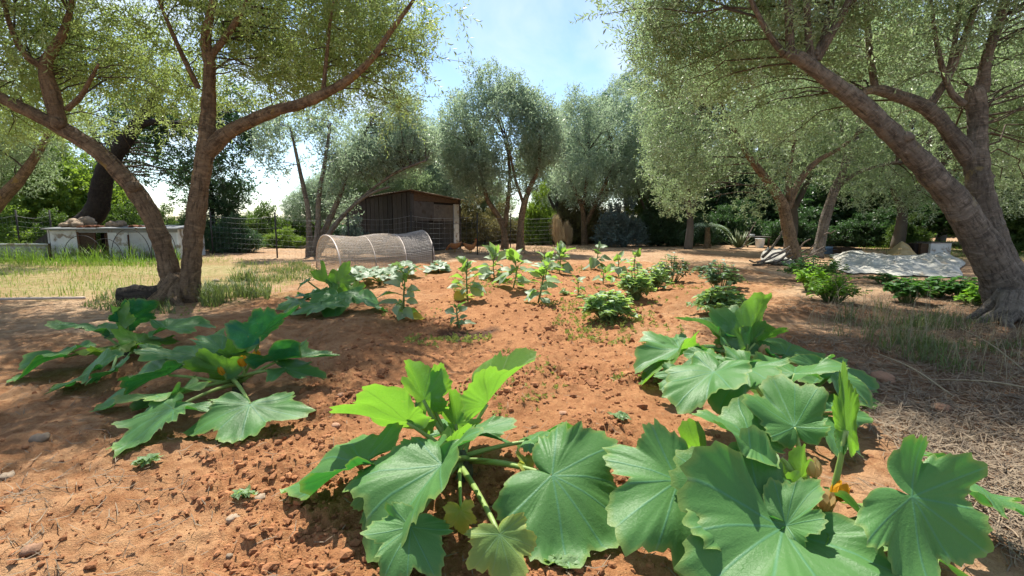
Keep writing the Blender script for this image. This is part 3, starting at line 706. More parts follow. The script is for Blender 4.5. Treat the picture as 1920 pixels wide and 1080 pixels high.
BGT = [
    # left side: the sunlit trees and hedges beyond the hen house
    ('broad_a', 'bright', 60, 17.5, 235, 210, 'sunlit broad-leaved tree behind the grey sheet fence', 'broadleaf_tree', 'tree'),
    ('broad_a', 'bright', 150, 19.5, 290, 150, 'light green tree crown showing between the black trunk and the leaning pale trunk', 'broadleaf_tree', 'tree'),
    ('broad_a', 'mid', -90, 18, 200, 240, 'dense green tree cut off by the picture edge', 'broadleaf_tree', 'tree'),
    ('bush_a', 'bright', 20, 15.5, 392, 130, 'low light green bush just behind the grey sheet fence', 'bush', 'bush'),
    ('bush_a', 'mid', 250, 18.5, 378, 110, 'green bush directly behind the hen house roof', 'bush', 'bush'),
    ('bush_a', 'mid', 312, 21, 388, 70, 'small bush between the two leaning olive trunks', 'bush', 'bush'),
    ('tall_a', 'oak', 400, 16.5, 310, 105, 'dark green evergreen beside the slanting orange-barked trunk', 'evergreen_tree', 'tree'),
    ('bush_a', 'oak', 440, 15.5, 405, 100, 'blue-black low shrub left of the thin fence post', 'bush', 'bush'),
    ('bush_a', 'mid', 500, 20, 384, 95, 'hedge bush under open sky beside the thin fence post', 'bush', 'bush'),
    ('bush_a', 'mid', 560, 21, 388, 90, 'hedge bush seen between the slim stems of the airy olive', 'bush', 'bush'),
    ('bush_a', 'bright', 535, 18, 428, 75, 'bright low shrub at the foot of the airy olive', 'bush', 'bush'),
    ('olive_a', 'olive', 660, 21, 300, 160, 'soft olive behind the dark shed, partly hidden by the airy olive', 'olive_tree', 'tree'),
    ('olive_a', 'olive', 735, 20.5, 250, 170, 'grey-green olive directly behind the peak of the shed roof', 'olive_tree', 'tree'),
    ('olive_a', 'olive_blue', 810, 22.5, 225, 160, 'hazy olive between the shed and the twin-stemmed olive', 'olive_tree', 'tree'),
    ('bush_a', 'scrub', 880, 20.5, 370, 110, 'dry tan-green bush beside the white shed door', 'bush', 'bush'),
    ('bush_a', 'blue', 668, 15.6, 408, 50, 'small grey-leaved shrub against the dark shed wall', 'bush', 'bush'),
    ('bush_a', 'bright', 1012, 21, 352, 62, 'bright yellow-green bush just past the twin-stemmed olive', 'bush', 'bush'),
    ('bush_a', 'scrub', 935, 22, 385, 90, 'scrubby dry bush seen between the twin olive stems', 'bush', 'bush'),
    ('bush_a', 'mid', 1005, 24, 395, 100, 'dull green scrub below the bright yellow-green bush', 'bush', 'bush'),
    ('bush_a', 'scrub', 1068, 23, 372, 85, 'tan scrub bush behind the dry grass plume', 'bush', 'bush'),
    ('bush_a', 'blue', 1165, 20, 376, 100, 'silvery blue-grey shrub in front of the dark hedge', 'bush', 'bush'),
    ('bush_a', 'scrub', 1120, 24, 360, 90, 'brownish scrub between the rounded olive and the blue-grey shrub', 'bush', 'bush'),
    ('tall_a', 'oak', 1236, 20.5, 330, 80, 'narrow dark evergreen next to the blue-grey shrub', 'evergreen_tree', 'tree'),
    ('bush_a', 'oak', 1290, 20.5, 372, 110, 'dark hedge bush behind the young palm', 'bush', 'bush'),
    ('bush_a', 'oak', 1375, 21.5, 380, 120, 'shadowy hedge bush behind the spiky agave', 'bush', 'bush'),
    # right side: the dark grove
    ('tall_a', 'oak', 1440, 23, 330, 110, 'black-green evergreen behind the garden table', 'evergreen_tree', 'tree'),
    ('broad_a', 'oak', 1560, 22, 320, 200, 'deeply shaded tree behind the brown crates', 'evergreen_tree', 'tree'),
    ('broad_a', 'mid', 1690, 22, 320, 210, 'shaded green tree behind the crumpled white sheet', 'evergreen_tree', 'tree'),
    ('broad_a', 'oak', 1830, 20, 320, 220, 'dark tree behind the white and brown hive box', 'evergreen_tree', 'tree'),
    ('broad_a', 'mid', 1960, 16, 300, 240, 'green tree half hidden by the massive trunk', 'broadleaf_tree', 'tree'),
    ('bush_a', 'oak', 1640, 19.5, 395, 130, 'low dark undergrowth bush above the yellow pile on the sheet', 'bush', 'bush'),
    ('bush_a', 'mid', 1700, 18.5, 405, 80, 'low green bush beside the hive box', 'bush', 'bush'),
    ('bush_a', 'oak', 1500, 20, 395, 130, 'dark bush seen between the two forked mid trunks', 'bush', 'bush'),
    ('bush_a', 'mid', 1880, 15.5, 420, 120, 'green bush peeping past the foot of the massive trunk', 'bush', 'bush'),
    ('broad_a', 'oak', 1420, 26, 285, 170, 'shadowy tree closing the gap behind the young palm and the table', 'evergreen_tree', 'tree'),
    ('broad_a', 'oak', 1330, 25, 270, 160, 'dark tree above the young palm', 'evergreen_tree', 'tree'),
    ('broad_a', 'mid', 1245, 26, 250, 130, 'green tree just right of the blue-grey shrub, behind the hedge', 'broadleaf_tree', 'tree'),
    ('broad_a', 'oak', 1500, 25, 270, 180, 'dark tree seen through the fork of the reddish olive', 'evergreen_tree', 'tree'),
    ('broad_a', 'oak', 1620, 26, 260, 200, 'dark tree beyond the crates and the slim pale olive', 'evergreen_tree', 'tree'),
    ('broad_a', 'mid', 1760, 25, 250, 220, 'shaded tree high behind the hive box', 'broadleaf_tree', 'tree'),
    ('olive_a', 'olive', 860, 25, 255, 150, 'distant olive just left of the twin-stemmed olive', 'olive_tree', 'tree'),
    ('olive_a', 'olive_blue', 600, 20, 330, 130, 'distant olive seen behind the airy olive stems', 'olive_tree', 'tree'),
    ('olive_a', 'olive_blue', 1045, 24, 200, 140, 'soft olive filling the gap between the twin-stemmed and the rounded olive', 'olive_tree', 'tree'),
    ('olive_a', 'olive', 770, 25, 215, 150, 'far olive crown above the shed roof', 'olive_tree', 'tree'),
    ('olive_a', 'olive_blue', 690, 26, 262, 170, 'far bluish olive between the airy olive and the shed roof', 'olive_tree', 'tree'),
    ('olive_a', 'olive', 1105, 27, 215, 170, 'far olive behind the rounded olive', 'olive_tree', 'tree'),
    ('bush_a', 'scrub', 1040, 25.5, 385, 120, 'scrub closing the gap right of the twin-stemmed olive', 'bush', 'bush'),
    ('olive_a', 'olive', 905, 24, 320, 120, 'far olive glimpsed left of the twin olive stems', 'olive_tree', 'tree'),
    ('broad_a', 'bright', 215, 21, 318, 110, 'light green tree right of the black trunk', 'broadleaf_tree', 'tree'),
    ('bush_a', 'mid', 100, 16, 398, 120, 'green bush behind the stones on the hen house roof', 'bush', 'bush'),
    # upper skyline
    ('pine_a', 'pine', 1170, 27, 135, 150, 'green umbrella pine rising above the olives on the skyline', 'pine_tree', 'tree'),
    ('olive_a', 'olive_blue', 1215, 22, 190, 150, 'tall pale olive right of the umbrella pine', 'olive_tree', 'tree'),
    ('olive_a', 'olive', 1290, 17.5, 110, 190, 'tall silvery olive filling the gap behind the reddish forked olive', 'olive_tree', 'tree'),
    ('olive_a', 'olive', 1480, 18, 60, 280, 'high grey-green olive crown behind the reddish forked olive', 'olive_tree', 'tree'),
    ('olive_a', 'olive', 1680, 18, 40, 300, 'high grey-green olive crown behind the slim pale olive', 'olive_tree', 'tree'),
    ('olive_a', 'olive_blue', 1870, 17, 40, 300, 'bluish olive crown behind the two knobbed limbs of the massive olive', 'olive_tree', 'tree'),
    ('olive_a', 'olive_blue', 1050, 26, 330, 110, 'small far olive between the two mid-distance olives', 'olive_tree', 'tree'),
]
for (sh, mt, px, Y, tp, wp, lb, nm, ct) in BGT:
    bg(sh, mt, px, Y, tp, wp, lb, nm, ct, bark='bark_dark' if mt == 'oak' else 'bark_grey')
# a far hedge that closes the view down to the horizon
for k in range(26):
    px = -700 + k * 132 + random.uniform(-30, 30)
    bg('bush_a', ('mid', 'oak', 'scrub')[k % 3], px, random.uniform(30, 38), random.uniform(392, 404), random.uniform(150, 200),
       'bush of the far hedge that closes off the olive grove', 'hedge_bush', 'bush', 'bushes of the far hedge')

# ------------------------------------------------------------------ man-made things
M['wood_dark'] = plainmat('dark_weathered_boards', (.036, .032, .029), (.062, .055, .049), 6, .85, .5, 25, (6, 6, .8))
M['wood_grey'] = plainmat('grey_weathered_panel', (.085, .075, .068), (.140, .122, .108), 4, .85, .4, 25, (1, 1, 1.5), .2, (3, .56, (.07, .05, .04)))
M['wood_brown'] = plainmat('brown_weathered_plank', (.100, .062, .038), (.055, .037, .025), 8, .85, .5, 30, (1, 1, 5))
M['white_paint'] = plainmat('chalky_white_paint', (.56, .57, .57), (.40, .41, .41), 3.5, .85, .4, 30, (1, 1, 1), .2, (4, .54, (.26, .22, .18)))
M['roof_sheet'] = plainmat('rusty_roof_sheet', (.22, .17, .12), (.12, .085, .06), 3, .75, .3, 20, (1, 1, 1), .3, (5, .58, (.10, .05, .03)))
M['zinc'] = plainmat('grey_zinc_sheet', (.16, .17, .17), (.22, .23, .23), 3, .6, .25, 12, (1, 1, 1), .4, (6, .6, (.13, .09, .06)))
M['tile_red'] = plainmat('red_clay_tile', (.34, .14, .075), (.25, .11, .06), 8, .85, .4, 30)
M['rust'] = plainmat('rusty_iron', (.11, .05, .03), (.06, .035, .025), 12, .8, .4, 50)
M['iron'] = plainmat('dark_iron', (.030, .030, .030), (.055, .050, .045), 12, .7, .3, 50)
M['stone'] = plainmat('limestone_rubble', (.35, .27, .19), (.25, .18, .12), 6, .9, .6, 25)
M['stone_red'] = plainmat('earth_stained_stone', (.36, .21, .13), (.27, .15, .09), 8, .9, .5, 30)
M['straw'] = plainmat('dry_straw', (.25, .195, .130), (.165, .120, .080), 20, .8, .1, 50)
M['stick'] = plainmat('bleached_stick', (.20, .16, .125), (.12, .09, .07), 14, .85, .4, 40)
M['near_black'] = plainmat('painted_dark', (.012, .010, .009), (.02, .016, .014), 4, .9, .1, 10)  # near-black; gives the open doorway its painted shade
M['plastic_white'] = plainmat('white_plastic', (.70, .71, .72), (.62, .63, .64), 3, .45, .05, 10, (1, 1, 1), .4)
M['plastic_blue'] = plainmat('faded_blue_plastic', (.16, .22, .30), (.12, .17, .24), 3, .5, .05, 10, (1, 1, 1), .4)
M['hose'] = plainmat('pale_plastic_pipe', (.46, .38, .32), (.38, .31, .26), 6, .5, .1, 20, (1, 1, 1), .4)

def uphill(p, dz=0.0): return np.array([p[0], p[1], hz(p) + dz])
# the dark shed
sc0 = A(775, 478, 14.7)[:2]; scl = A(654, 470, 17.6)[:2]; scr = A(862, 466, 17.2)[:2]
shed = thing('shed', 'dark weathered wooden shed with a rusty sheet roof and narrow white door', 'shed', (*sc0, hz(sc0)))
zb = hz(sc0) - .05
def wall_strip(a, b, t0, t1, z0, z1a, z1b, th, nrm, mat, name, parent, proud=0.0):
    p0 = a + (b - a) * t0; p1 = a + (b - a) * t1
    n = np.array(nrm)
    q = [p0 + n * proud, p1 + n * proud, p1 + n * (proud - th), p0 + n * (proud - th)]
    zt = [z1a, z1b, z1b, z1a]
    return MB().hexa([[*v, z0] for v in q], [[*v, z] for v, z in zip(q, zt)]).build(name, M[mat], parent, smooth=False)
def outward(a, b, inside):
    d = (b - a) / np.linalg.norm(b - a); n = np.array([-d[1], d[0]])
    return n if (inside - (a + b) / 2) @ n < 0 else -n
sback = scl + scr - sc0
mid = (scl + scr) / 2
ZT0, ZTL, ZTR = 1.93, 1.74, 1.76
nl = outward(sc0, scl, mid); nrw = outward(sc0, scr, mid)
nb = 15
for k in range(nb):                                           # upright boards of the wall in shade
    t0, t1 = k / nb + .004, (k + 1) / nb - .004
    wall_strip(sc0, scl, t0, t1, zb, ZT0 + (ZTL - ZT0) * t0 - .03, ZT0 + (ZTL - ZT0) * t1 - .03, .03, nl, 'wood_dark', 'board', shed, random.uniform(-.006, .008))
wall_strip(sc0, scl, 0, 1, zb, ZT0 - .06, ZTL - .06, .02, nl, 'near_black', 'inner_wall', shed, -.045)
wall_strip(sc0, scr, 0, .86, zb, ZT0 - .06, ZTR - .04, .02, nrw, 'near_black', 'inner_wall', shed, -.05)
for (t0, t1, z0, z1, mt) in [(.01, .30, zb, 1.02, 'wood_dark'), (.305, .60, zb, .98, 'wood_dark'), (.605, .85, zb, 1.0, 'wood_dark'), (.01, .42, 1.03, 1.62, 'wood_grey'), (.425, .85, 1.01, 1.56, 'wood_grey')]:
    wall_strip(sc0, scr, t0, t1, z0, z1, z1, .03, nrw, mt, 'panel', shed, random.uniform(-.006, .01))
wall_strip(sc0, scr, 0, 1, 1.63, ZT0 - .04, ZTR - .03, .03, nrw, 'wood_brown', 'fascia', shed, .006)
wall_strip(sc0, scr, .862, .995, zb + .08, .92, .92, .035, nrw, 'white_paint', 'door', shed, .015)
wall_strip(sc0, scr, .862, .985, .93, 1.60, 1.60, .035, nrw, 'white_paint', 'door', shed, .02)
for c in (sc0, scl, scr): MB().box((*c, .93), (.09, .09, 1.8), .4).build('post', M['wood_dark'], shed, smooth=False)
wall_strip(sback, scl, 0, 1, zb, ZTL - .1, ZTL - .1, .03, outward(sback, scl, mid), 'wood_dark', 'back_wall', shed)
wall_strip(sback, scr, 0, 1, zb, ZTR - .1, ZTR - .1, .03, outward(sback, scr, mid), 'wood_dark', 'back_wall', shed)
ud = (scr - sc0) / np.linalg.norm(scr - sc0); vd = (scl - sc0) / np.linalg.norm(scl - sc0)
LU, LV = np.linalg.norm(scr - sc0), np.linalg.norm(scl - sc0)
for k in range(5):                                            # corrugated roof sheets
    nu, nv = 10, 30
    us = np.linspace(-.18, LU + .2, nu); vs = np.linspace(-.2 + k * (LV + .35) / 5, -.2 + (k + 1) * (LV + .35) / 5 + .03, nv)
    Vt = []
    for side in (0, 1):
        for u in us:
            for v in vs:
                p = sc0 + ud * u + vd * v
                z = ZT0 + .0 + (ZTL - ZT0) * v / LV + (ZTR - ZT0) * u / LU + .012 * math.sin(v * 42) - side * .012 + .004 * (k % 2) + .02 * (noise2(np.array(u * 1.5), np.array(v * 1.5), 5) - .5)
                Vt.append([*p, float(z)])
    Vt = np.array(Vt); q = []
    for s_ in (0, 1):
        for i in range(nu - 1):
            for j in range(nv - 1):
                a = s_ * nu * nv + i * nv + j; f = [a, a + 1, a + nv + 1, a + nv]
                q.append(f if s_ else f[::-1])
    for i in range(nu - 1):
        for j in (0, nv - 1):
            a = i * nv + j; b2 = a + nu * nv; q.append([a, a + nv, b2 + nv, b2] if j == 0 else [a, b2, b2 + nv, a + nv])
    for j in range(nv - 1):
        for i in (0, nu - 1):
            a = i * nv + j; b2 = a + nu * nv; q.append([a, b2, b2 + 1, a + 1] if i == 0 else [a, a + 1, b2 + 1, b2])
    MB().add(Vt, q).build('roof_sheet', M['roof_sheet'], shed)

# wire fence on thin posts
def wire_fence(pts, h, label, cell=.16):
    root = thing('wire_fence', label, 'fence', (pts[0][0], pts[0][1], hz(pts[0])))
    for p in pts:
        z = hz(p); MB().tube([[p[0], p[1], z - .1], [p[0] + .01, p[1], z + h + .12]], .022, 6).build('post', M['iron'], root)
    mb = MB()
    for a, b in zip(pts[:-1], pts[1:]):
        a = np.array(a[:2]); b = np.array(b[:2]); L = np.linalg.norm(b - a); n = int(L / cell)
        ts = np.linspace(0, 1, n + 1)
        base = np.array([[*(a + (b - a) * t), hz(a + (b - a) * t)] for t in ts])
        sag = -.10 * 4 * ts * (1 - ts)
        for k in range(int(h / cell) + 1):
            zz = base.copy(); zz[:, 2] += k * cell + .03 + sag * (k * cell / h)
            mb.tube(zz, .0022 if k < int(h / cell) else .005, 3, cap=False)
        for i in range(1, n):
            mb.tube([base[i] + [0, 0, .02], base[i] + [0, 0, h + sag[i]]], .0018, 3, cap=False)
    o = mb.build('wire_mesh', M['zinc'], root); o['kind'] = 'stuff'
    return root
wire_fence([A(400, 480, 14.6), A(520, 482, 13.8), A(655, 478, 14.0), A(772, 476, 14.2), A(895, 473, 14.8), A(957, 470, 17.5), A(1040, 468, 19.5)], 1.15, 'thin wire mesh fence on slim dark posts in front of the shed')
wire_fence([A(-60, 468, 15.2), A(38, 466, 15.0), A(100, 462, 15.5)], 1.2, 'short run of wire fence with one grey post behind the grey sheet fence')

# net tunnel
def hoop_pts(Afoot, Bfoot, h, n=17, t0=0.0):
    t = np.linspace(0, math.pi, n)
    c = (Afoot + Bfoot) / 2; e = (Bfoot - Afoot) / 2
    return np.array([[*(c - e * math.cos(a))[:2], h * math.sin(a) ** .8 + t0] for a in t])
hl_a, hl_b = G(640, 516), G(594, 497); hr_a, hr_b = G(815, 497), G(775, 478)
tun = thing('net_tunnel', 'low hooped tunnel covered with pale garden net in front of the shed', 'net tunnel', ((hl_a[0] + hr_a[0]) / 2, (hl_a[1] + hr_a[1]) / 2, 0))
def tun_pt(s, n=33):
    a = hl_a + (hr_a - hl_a) * s; b = hl_b + (hr_b - hl_b) * s
    hgt = .72 + .05 * s - .05 * math.sin(s * math.pi * 2) ** 2 - .03 * math.sin(math.pi * s)
    return hoop_pts(a, b, hgt, n, .0)
M['hoop_pipe'] = plainmat('pinkish_plastic_hoop', (.44, .36, .31), (.36, .30, .26), 6, .5, .1, 20, (1, 1, 1), .4)
for s_ in (0, .33, .66, 1.0):
    MB().tube(tun_pt(s_), .016 if s_ in (0, 1) else .011, 6).build('hoop', M['hoop_pipe'], tun)
m_, t_ = newmat('fine_net'); N_ = NT(t_)
o_ = N_.n('ShaderNodeOutputMaterial'); p_ = N_.n('ShaderNodeBsdfDiffuse'); tr_ = N_.n('ShaderNodeBsdfTransparent'); tl_ = N_.n('ShaderNodeBsdfTranslucent')
p_.inputs['Color'].default_value = (.46, .39, .31, 1); tl_.inputs['Color'].default_value = (.46, .39, .31, 1)
mA = N_.n('ShaderNodeMixShader'); mA.inputs[0].default_value = .35; mB = N_.n('ShaderNodeMixShader')
tc_ = N_.n('ShaderNodeTexCoord')
N_.l(N_.ramp(N_.noise(5, 5, .6, tc_.outputs['Object']), [(.3, .16), (.7, .46)]), mB.inputs[0])
N_.l(p_.outputs[0], mA.inputs[1]); N_.l(tl_.outputs[0], mA.inputs[2]); N_.l(tr_.outputs[0], mB.inputs[1]); N_.l(mA.outputs[0], mB.inputs[2]); N_.l(mB.outputs[0], o_.inputs['Surface'])
M['net'] = m_
def net_patch(s0, s1, ns, name):
    rows = np.array([tun_pt(s, 41) for s in np.linspace(s0, s1, ns)])
    rows[:, :, 2] += (noise2(rows[:, :, 0] * 5, rows[:, :, 1] * 5 + rows[:, :, 2] * 4, 31) - .5) * .035
    c = rows.mean(axis=(0, 1)); c[2] = 0; rows = c + (rows - c) * 1.006
    n = rows.shape[1]; i = np.arange(ns - 1)[:, None] * n; j = np.arange(n - 1)[None, :]
    MB().add(rows.reshape(-1, 3), np.stack([i + j, i + j + 1, i + n + j + 1, i + n + j], -1).reshape(-1, 4)).build(name, M['net'], tun)
net_patch(0, .665, 30, 'net_cover')
M['net_cord'] = plainmat('net_cord', (.42, .38, .35), (.34, .31, .28), 9, .8, .1, 30)
mb = MB()
for s_ in np.linspace(.0, 1.0, 75): mb.tube(tun_pt(s_, 15), .0042 if s_ > .64 else .003, 3, cap=False)
for k in range(0, 61, 1):
    a0 = k / 60
    line = np.array([np.array([np.interp(a0 * 32, np.arange(33), tun_pt(s, 33)[:, d]) for d in range(3)]) for s in np.linspace(0 if k % 2 == 0 else .62, 1, 12)])
    mb.tube(line, .0036, 3, cap=False)
o = mb.build('net_strands', M['net_cord'], tun); o['kind'] = 'stuff'
mb = MB()                                                      # the end of the tunnel, closed with the same net
P0 = tun_pt(0, 33); ctr = P0[[0, -1]].mean(0)
rr_ = np.linspace(0, 1, 8)
Ve = np.array([[ctr[0] + (p[0] - ctr[0]) * r, ctr[1] + (p[1] - ctr[1]) * r, p[2] * r] for r in rr_ for p in P0])
i = np.arange(7)[:, None] * 33; j = np.arange(32)[None, :]
mb.add(Ve, np.stack([i + j, i + j + 1, i + 34 + j, i + 33 + j], -1).reshape(-1, 4)).build('net_end', M['net'], tun)
for (a, b, r) in [((812, 500), (814, 462), .012)]:
    MB().tube([uphill(G(*a), -.1), uphill(G(*a), .5)], r, 6).build('stake', M['iron'], tun)

# the white hen house
hh_a, hh_b = A(95, 490, 12.4), A(338, 488, 12.9)
hen = thing('hen_house', 'low whitewashed hen house with a flat cluttered roof and dark doorway', 'hen house', (hh_a[0], hh_a[1], 0))
ha, hb = hh_a[:2], hh_b[:2]; hd = (hb - ha) / np.linalg.norm(hb - ha); hn = np.array([hd[1], -hd[0]])
def tpx(px): # parameter along the front wall seen at a photo column
    d = ray(px, 470)[:2]; Mx = np.array([[d[0], -hd[0]], [d[1], -hd[1]]])
    s = np.linalg.solve(Mx, ha); return s[1] / np.linalg.norm(hb - ha)
def hen_strip(p0, p1, z0, z1, mat, name, proud=0.0, th=.04):
    return wall_strip(ha, hb, tpx(p0), tpx(p1), z0, z1, z1, th, hn, mat, name, hen, proud)
hen_strip(97, 147, -.05, .78, 'white_paint', 'panel'); hen_strip(148.5, 179, -.05, .74, 'wood_brown', 'panel', -.01)
hen_strip(205, 243, -.05, .72, 'white_paint', 'panel', .004); hen_strip(244.5, 300, -.05, .72, 'white_paint', 'panel'); hen_strip(301.5, 336, -.05, .72, 'white_paint', 'panel', -.006)
hen_strip(180, 204, -.05, .70, 'near_black', 'doorway', -.25, .02)  # near-black sheet stands in for the shade inside the opening
hen_strip(179.2, 181.5, -.05, .72, 'rust', 'door_post', .01); hen_strip(198, 200, -.05, .70, 'rust', 'door_post', -.02); hen_strip(203, 205, -.05, .72, 'wood_brown', 'door_post', .01)
hen_strip(148, 152, -.05, .74, 'rust', 'post', .02, .03); hen_strip(242.5, 244.5, -.05, .66, 'rust', 'post', .03, .03)
hen_strip(147, 336, .72, .80, 'zinc', 'lintel', .015)
bk = -hn * 1.5
for k, (p0, p1) in enumerate([(88, 190), (191, 290), (291, 340)]):
    q0 = ha + (hb - ha) * tpx(p0) + hn * .12; q1 = ha + (hb - ha) * tpx(p1) + hn * .12
    q = [q0, q1, q1 + bk, q0 + bk]; z = .80 + .012 * (k % 2)
    MB().hexa([[*v, z] for v in q], [[*v, z + .035 + .06 * (i > 1)] for i, v in enumerate(q)]).build('roof_slab', M['zinc'], hen, smooth=False)
wall_strip(ha, ha + bk, 0, 1, -.05, .8, .8, .04, -hd, 'white_paint', 'side_wall', hen); wall_strip(hb, hb + bk, 0, 1, -.05, .8, .8, .04, hd, 'white_paint', 'side_wall', hen)
def lump(c, r, name, mat, parent=None, loc=None, seed=1, squash=.7, n=8):
    mb = MB(); t = np.linspace(-1, 1, 9)
    P = np.array([[c[0] + x * r, c[1], c[2]] for x in t])
    mb.tube(P, np.sqrt(np.clip(1 - t ** 2, .02, 1)) * r, n, 0, .65, seed, 1.9 / r, flat=squash)
    return mb.build(name, M[mat], parent, loc=loc)
for k, (px, off, r, mt) in enumerate([(110, .3, .11, 'stone'), (121, .5, .19, 'stone'), (135, .3, .13, 'stone'), (128, .8, .22, 'stone'), (195, .4, .13, 'stone'), (205, .6, .15, 'stone'), (214, .3, .12, 'stone')]):
    p = ha + (hb - ha) * tpx(px) - hn * off
    o = lump((p[0], p[1], .86 + r * .5), r, 'roof_stone', mt, None, (p[0], p[1], .84), seed=200 + k)
    tag(o, ['pale rubble stone at the outer end of the hen house roof', 'big pale rubble stone topping the heap on the hen house roof', 'rubble stone nearest the black trunk on the hen house roof', 'rubble stone behind the heap on the hen house roof', 'small stone above the hen house doorway', 'pale stone beside the red tiles above the doorway', 'little stone past the doorway on the hen house roof'][k], 'stone', 'stones on the hen house roof')
for k, (px, off) in enumerate([(152, .05), (160, .1), (168, .04), (176, .12), (184, .06), (246, .1), (262, .12)]):
    p = ha + (hb - ha) * tpx(px) - hn * off
    t = np.linspace(0, math.pi, 9); prof = np.array([[math.cos(a) * .08, math.sin(a) * .05] for a in t])
    V = []
    for s_ in (0, .42):
        for (a, b) in prof: V.append([*(p + hd * a - hn * s_), .845 + b + .01 * (k % 3)])
    for s_ in (0, .42):
        for (a, b) in prof: V.append([*(p + hd * a * .85 - hn * s_), .835 + b * .85 + .01 * (k % 3)])
    q = [[i, i + 1, i + 10, i + 9] for i in range(8)] + [[18 + i, 27 + i, 28 + i, 19 + i] for i in range(8)] + [[i, 18 + i, 19 + i, i + 1] for i in range(8)]
    o = MB().add(V, q).build('roof_tile', M['tile_red'], None, loc=(p[0], p[1], .84))
    tag(o, 'red clay tile lying loose on the hen house roof', 'tile', 'loose tiles on the hen house roof', 'thing')
for k, (x0, x1, yt) in enumerate([(120, 196, 440), (170, 232, 446), (210, 285, 428), (285, 334, 428)]):
    p0, p1 = A(x0, 492, 11.9), A(x1, 490, 12.0); zt = A(x0, yt, 11.95)[2]
    P = np.array([[p0[0] + (p1[0] - p0[0]) * (1 - math.cos(a)) / 2, p0[1] + (p1[1] - p0[1]) * (a / math.pi), max(0.0, zt) * math.sin(a) ** .75 - .02] for a in np.linspace(0, math.pi, 19)])
    o = MB().tube(P, .008, 6).build('iron_hoop', M['iron'], None, loc=(p0[0], p0[1], 0))
    tag(o, ['thin dark hoop before the first white panel of the hen house', 'low dark hoop in front of the hen house doorway', 'tall dark hoop rising over the panel beside the doorway', 'dark hoop seen behind the twin olive trunks'][k], 'hoop', 'iron hoops before the hen house')
# grey sheet fence
sh_a, sh_b = A(-120, 492, 12.3), A(96, 492, 12.2)
sf = thing('sheet_fence', 'low grey sheet metal fence with a pale top rail', 'fence', (sh_a[0], sh_a[1], 0))
xs = np.linspace(0, 1, 25); V = []
for th in (0, .012):
    for z in np.linspace(-.05, .42, 20):
        for t in (0, 1):
            p = sh_a[:2] + (sh_b[:2] - sh_a[:2]) * t; V.append([p[0], p[1] + th + .012 * math.sin(z * 70), z])
q = [[2 * i, 2 * i + 1, 2 * i + 3, 2 * i + 2] for i in range(19)] + [[40 + 2 * i, 42 + 2 * i, 43 + 2 * i, 41 + 2 * i] for i in range(19)]
MB().add(V, q).build('sheet', M['zinc'], sf)
MB().tube([[*sh_a[:2] - np.array([0, .03]), .43], [*sh_b[:2] - np.array([0, .03]), .44]], .022, 6).build('top_rail', M['white_paint'], sf)
MB().tube([[*sh_b[:2], -.1], [*sh_b[:2], .46]], .03, 6).build('post', M['wood_brown'], sf)
p0, p1, p2 = A(62, 456, 12.9), A(100, 430, 12.9), A(100, 458, 12.9)
o = MB().hexa([p0, p2, p2 + [0, 1.2, 0], p0 + [0, 1.2, 0]], [p0 + [0, 0, .02], p1, p1 + [0, 1.2, 0], p0 + [0, 1.2, .02]]).build('lean_to', M['wood_dark'], None, smooth=False, loc=p0)
tag(o, 'black sloping lean-to sheet against the end of the hen house', 'lean-to')

# two ginger hens by the shed door
M['hen_feather'] = plainmat('ginger_feathers', (.42, .17, .055), (.28, .10, .035), 18, .8, .5, 60)
M['comb'] = plainmat('red_comb', (.45, .03, .02), (.35, .02, .02), 10, .6, .1, 30)
M['beak'] = plainmat('yellow_beak', (.45, .28, .06), (.40, .24, .05), 10, .5, .1, 30)
def hen_bird(px, py, Y, face, label, peck):
    b = A(px, py, Y); b = np.array([b[0], b[1], hz(b)]); f = np.array([math.cos(face), math.sin(face), 0])
    r = thing('hen', label, 'hen', b, 'ginger hens by the shed')
    hd_ = (.26, .10) if peck else (.19, .40)
    sec = [(-.24, .34, .012), (-.19, .30, .045), (-.12, .24, .085), (-.03, .20, .108), (.06, .205, .10), (.11, .24, .075), (hd_[0] * .75 + .02, (.24 + hd_[1]) / 2, .045), (hd_[0], hd_[1], .036), (hd_[0] + .03, hd_[1] - (.02 if peck else 0), .022)]
    MB().tube([b + f * a + [0, 0, z] for a, z, _ in sec], [c for *_, c in sec], 12, 3, .06, 5, 18, flat=.85).build('body', M['hen_feather'], r)
    h = b + f * hd_[0] + [0, 0, hd_[1]]
    MB().tube([h + f * .04, h + f * .075 + [0, 0, -.012]], [.013, .003], 6).build('beak', M['beak'], r)
    MB().tube([h + [0, 0, .03] - f * .02, h + [0, 0, .055], h + [0, 0, .032] + f * .035], [.006, .014, .006], 6, 3).build('comb', M['comb'], r)
    sd = np.array([-f[1], f[0], 0])
    for s_ in (-1, 1):
        l = b + sd * .045 * s_
        mb = MB().tube([l + [0, 0, .15], l + [0, 0, .01]], [.014, .008], 6)
        for a in (-.5, 0, .5): mb.tube([l + [0, 0, .008], l + f * .055 * math.cos(a) + sd * .055 * math.sin(a) + [0, 0, .004]], [.006, .003], 4)
        mb.build('leg', M['beak'], r)
hen_bird(853, 474, 15.2, 2.9, 'ginger hen nearest the white shed door, head down', True)
hen_bird(882, 475, 15.0, .5, 'ginger hen with its head up, facing away from the shed', False)

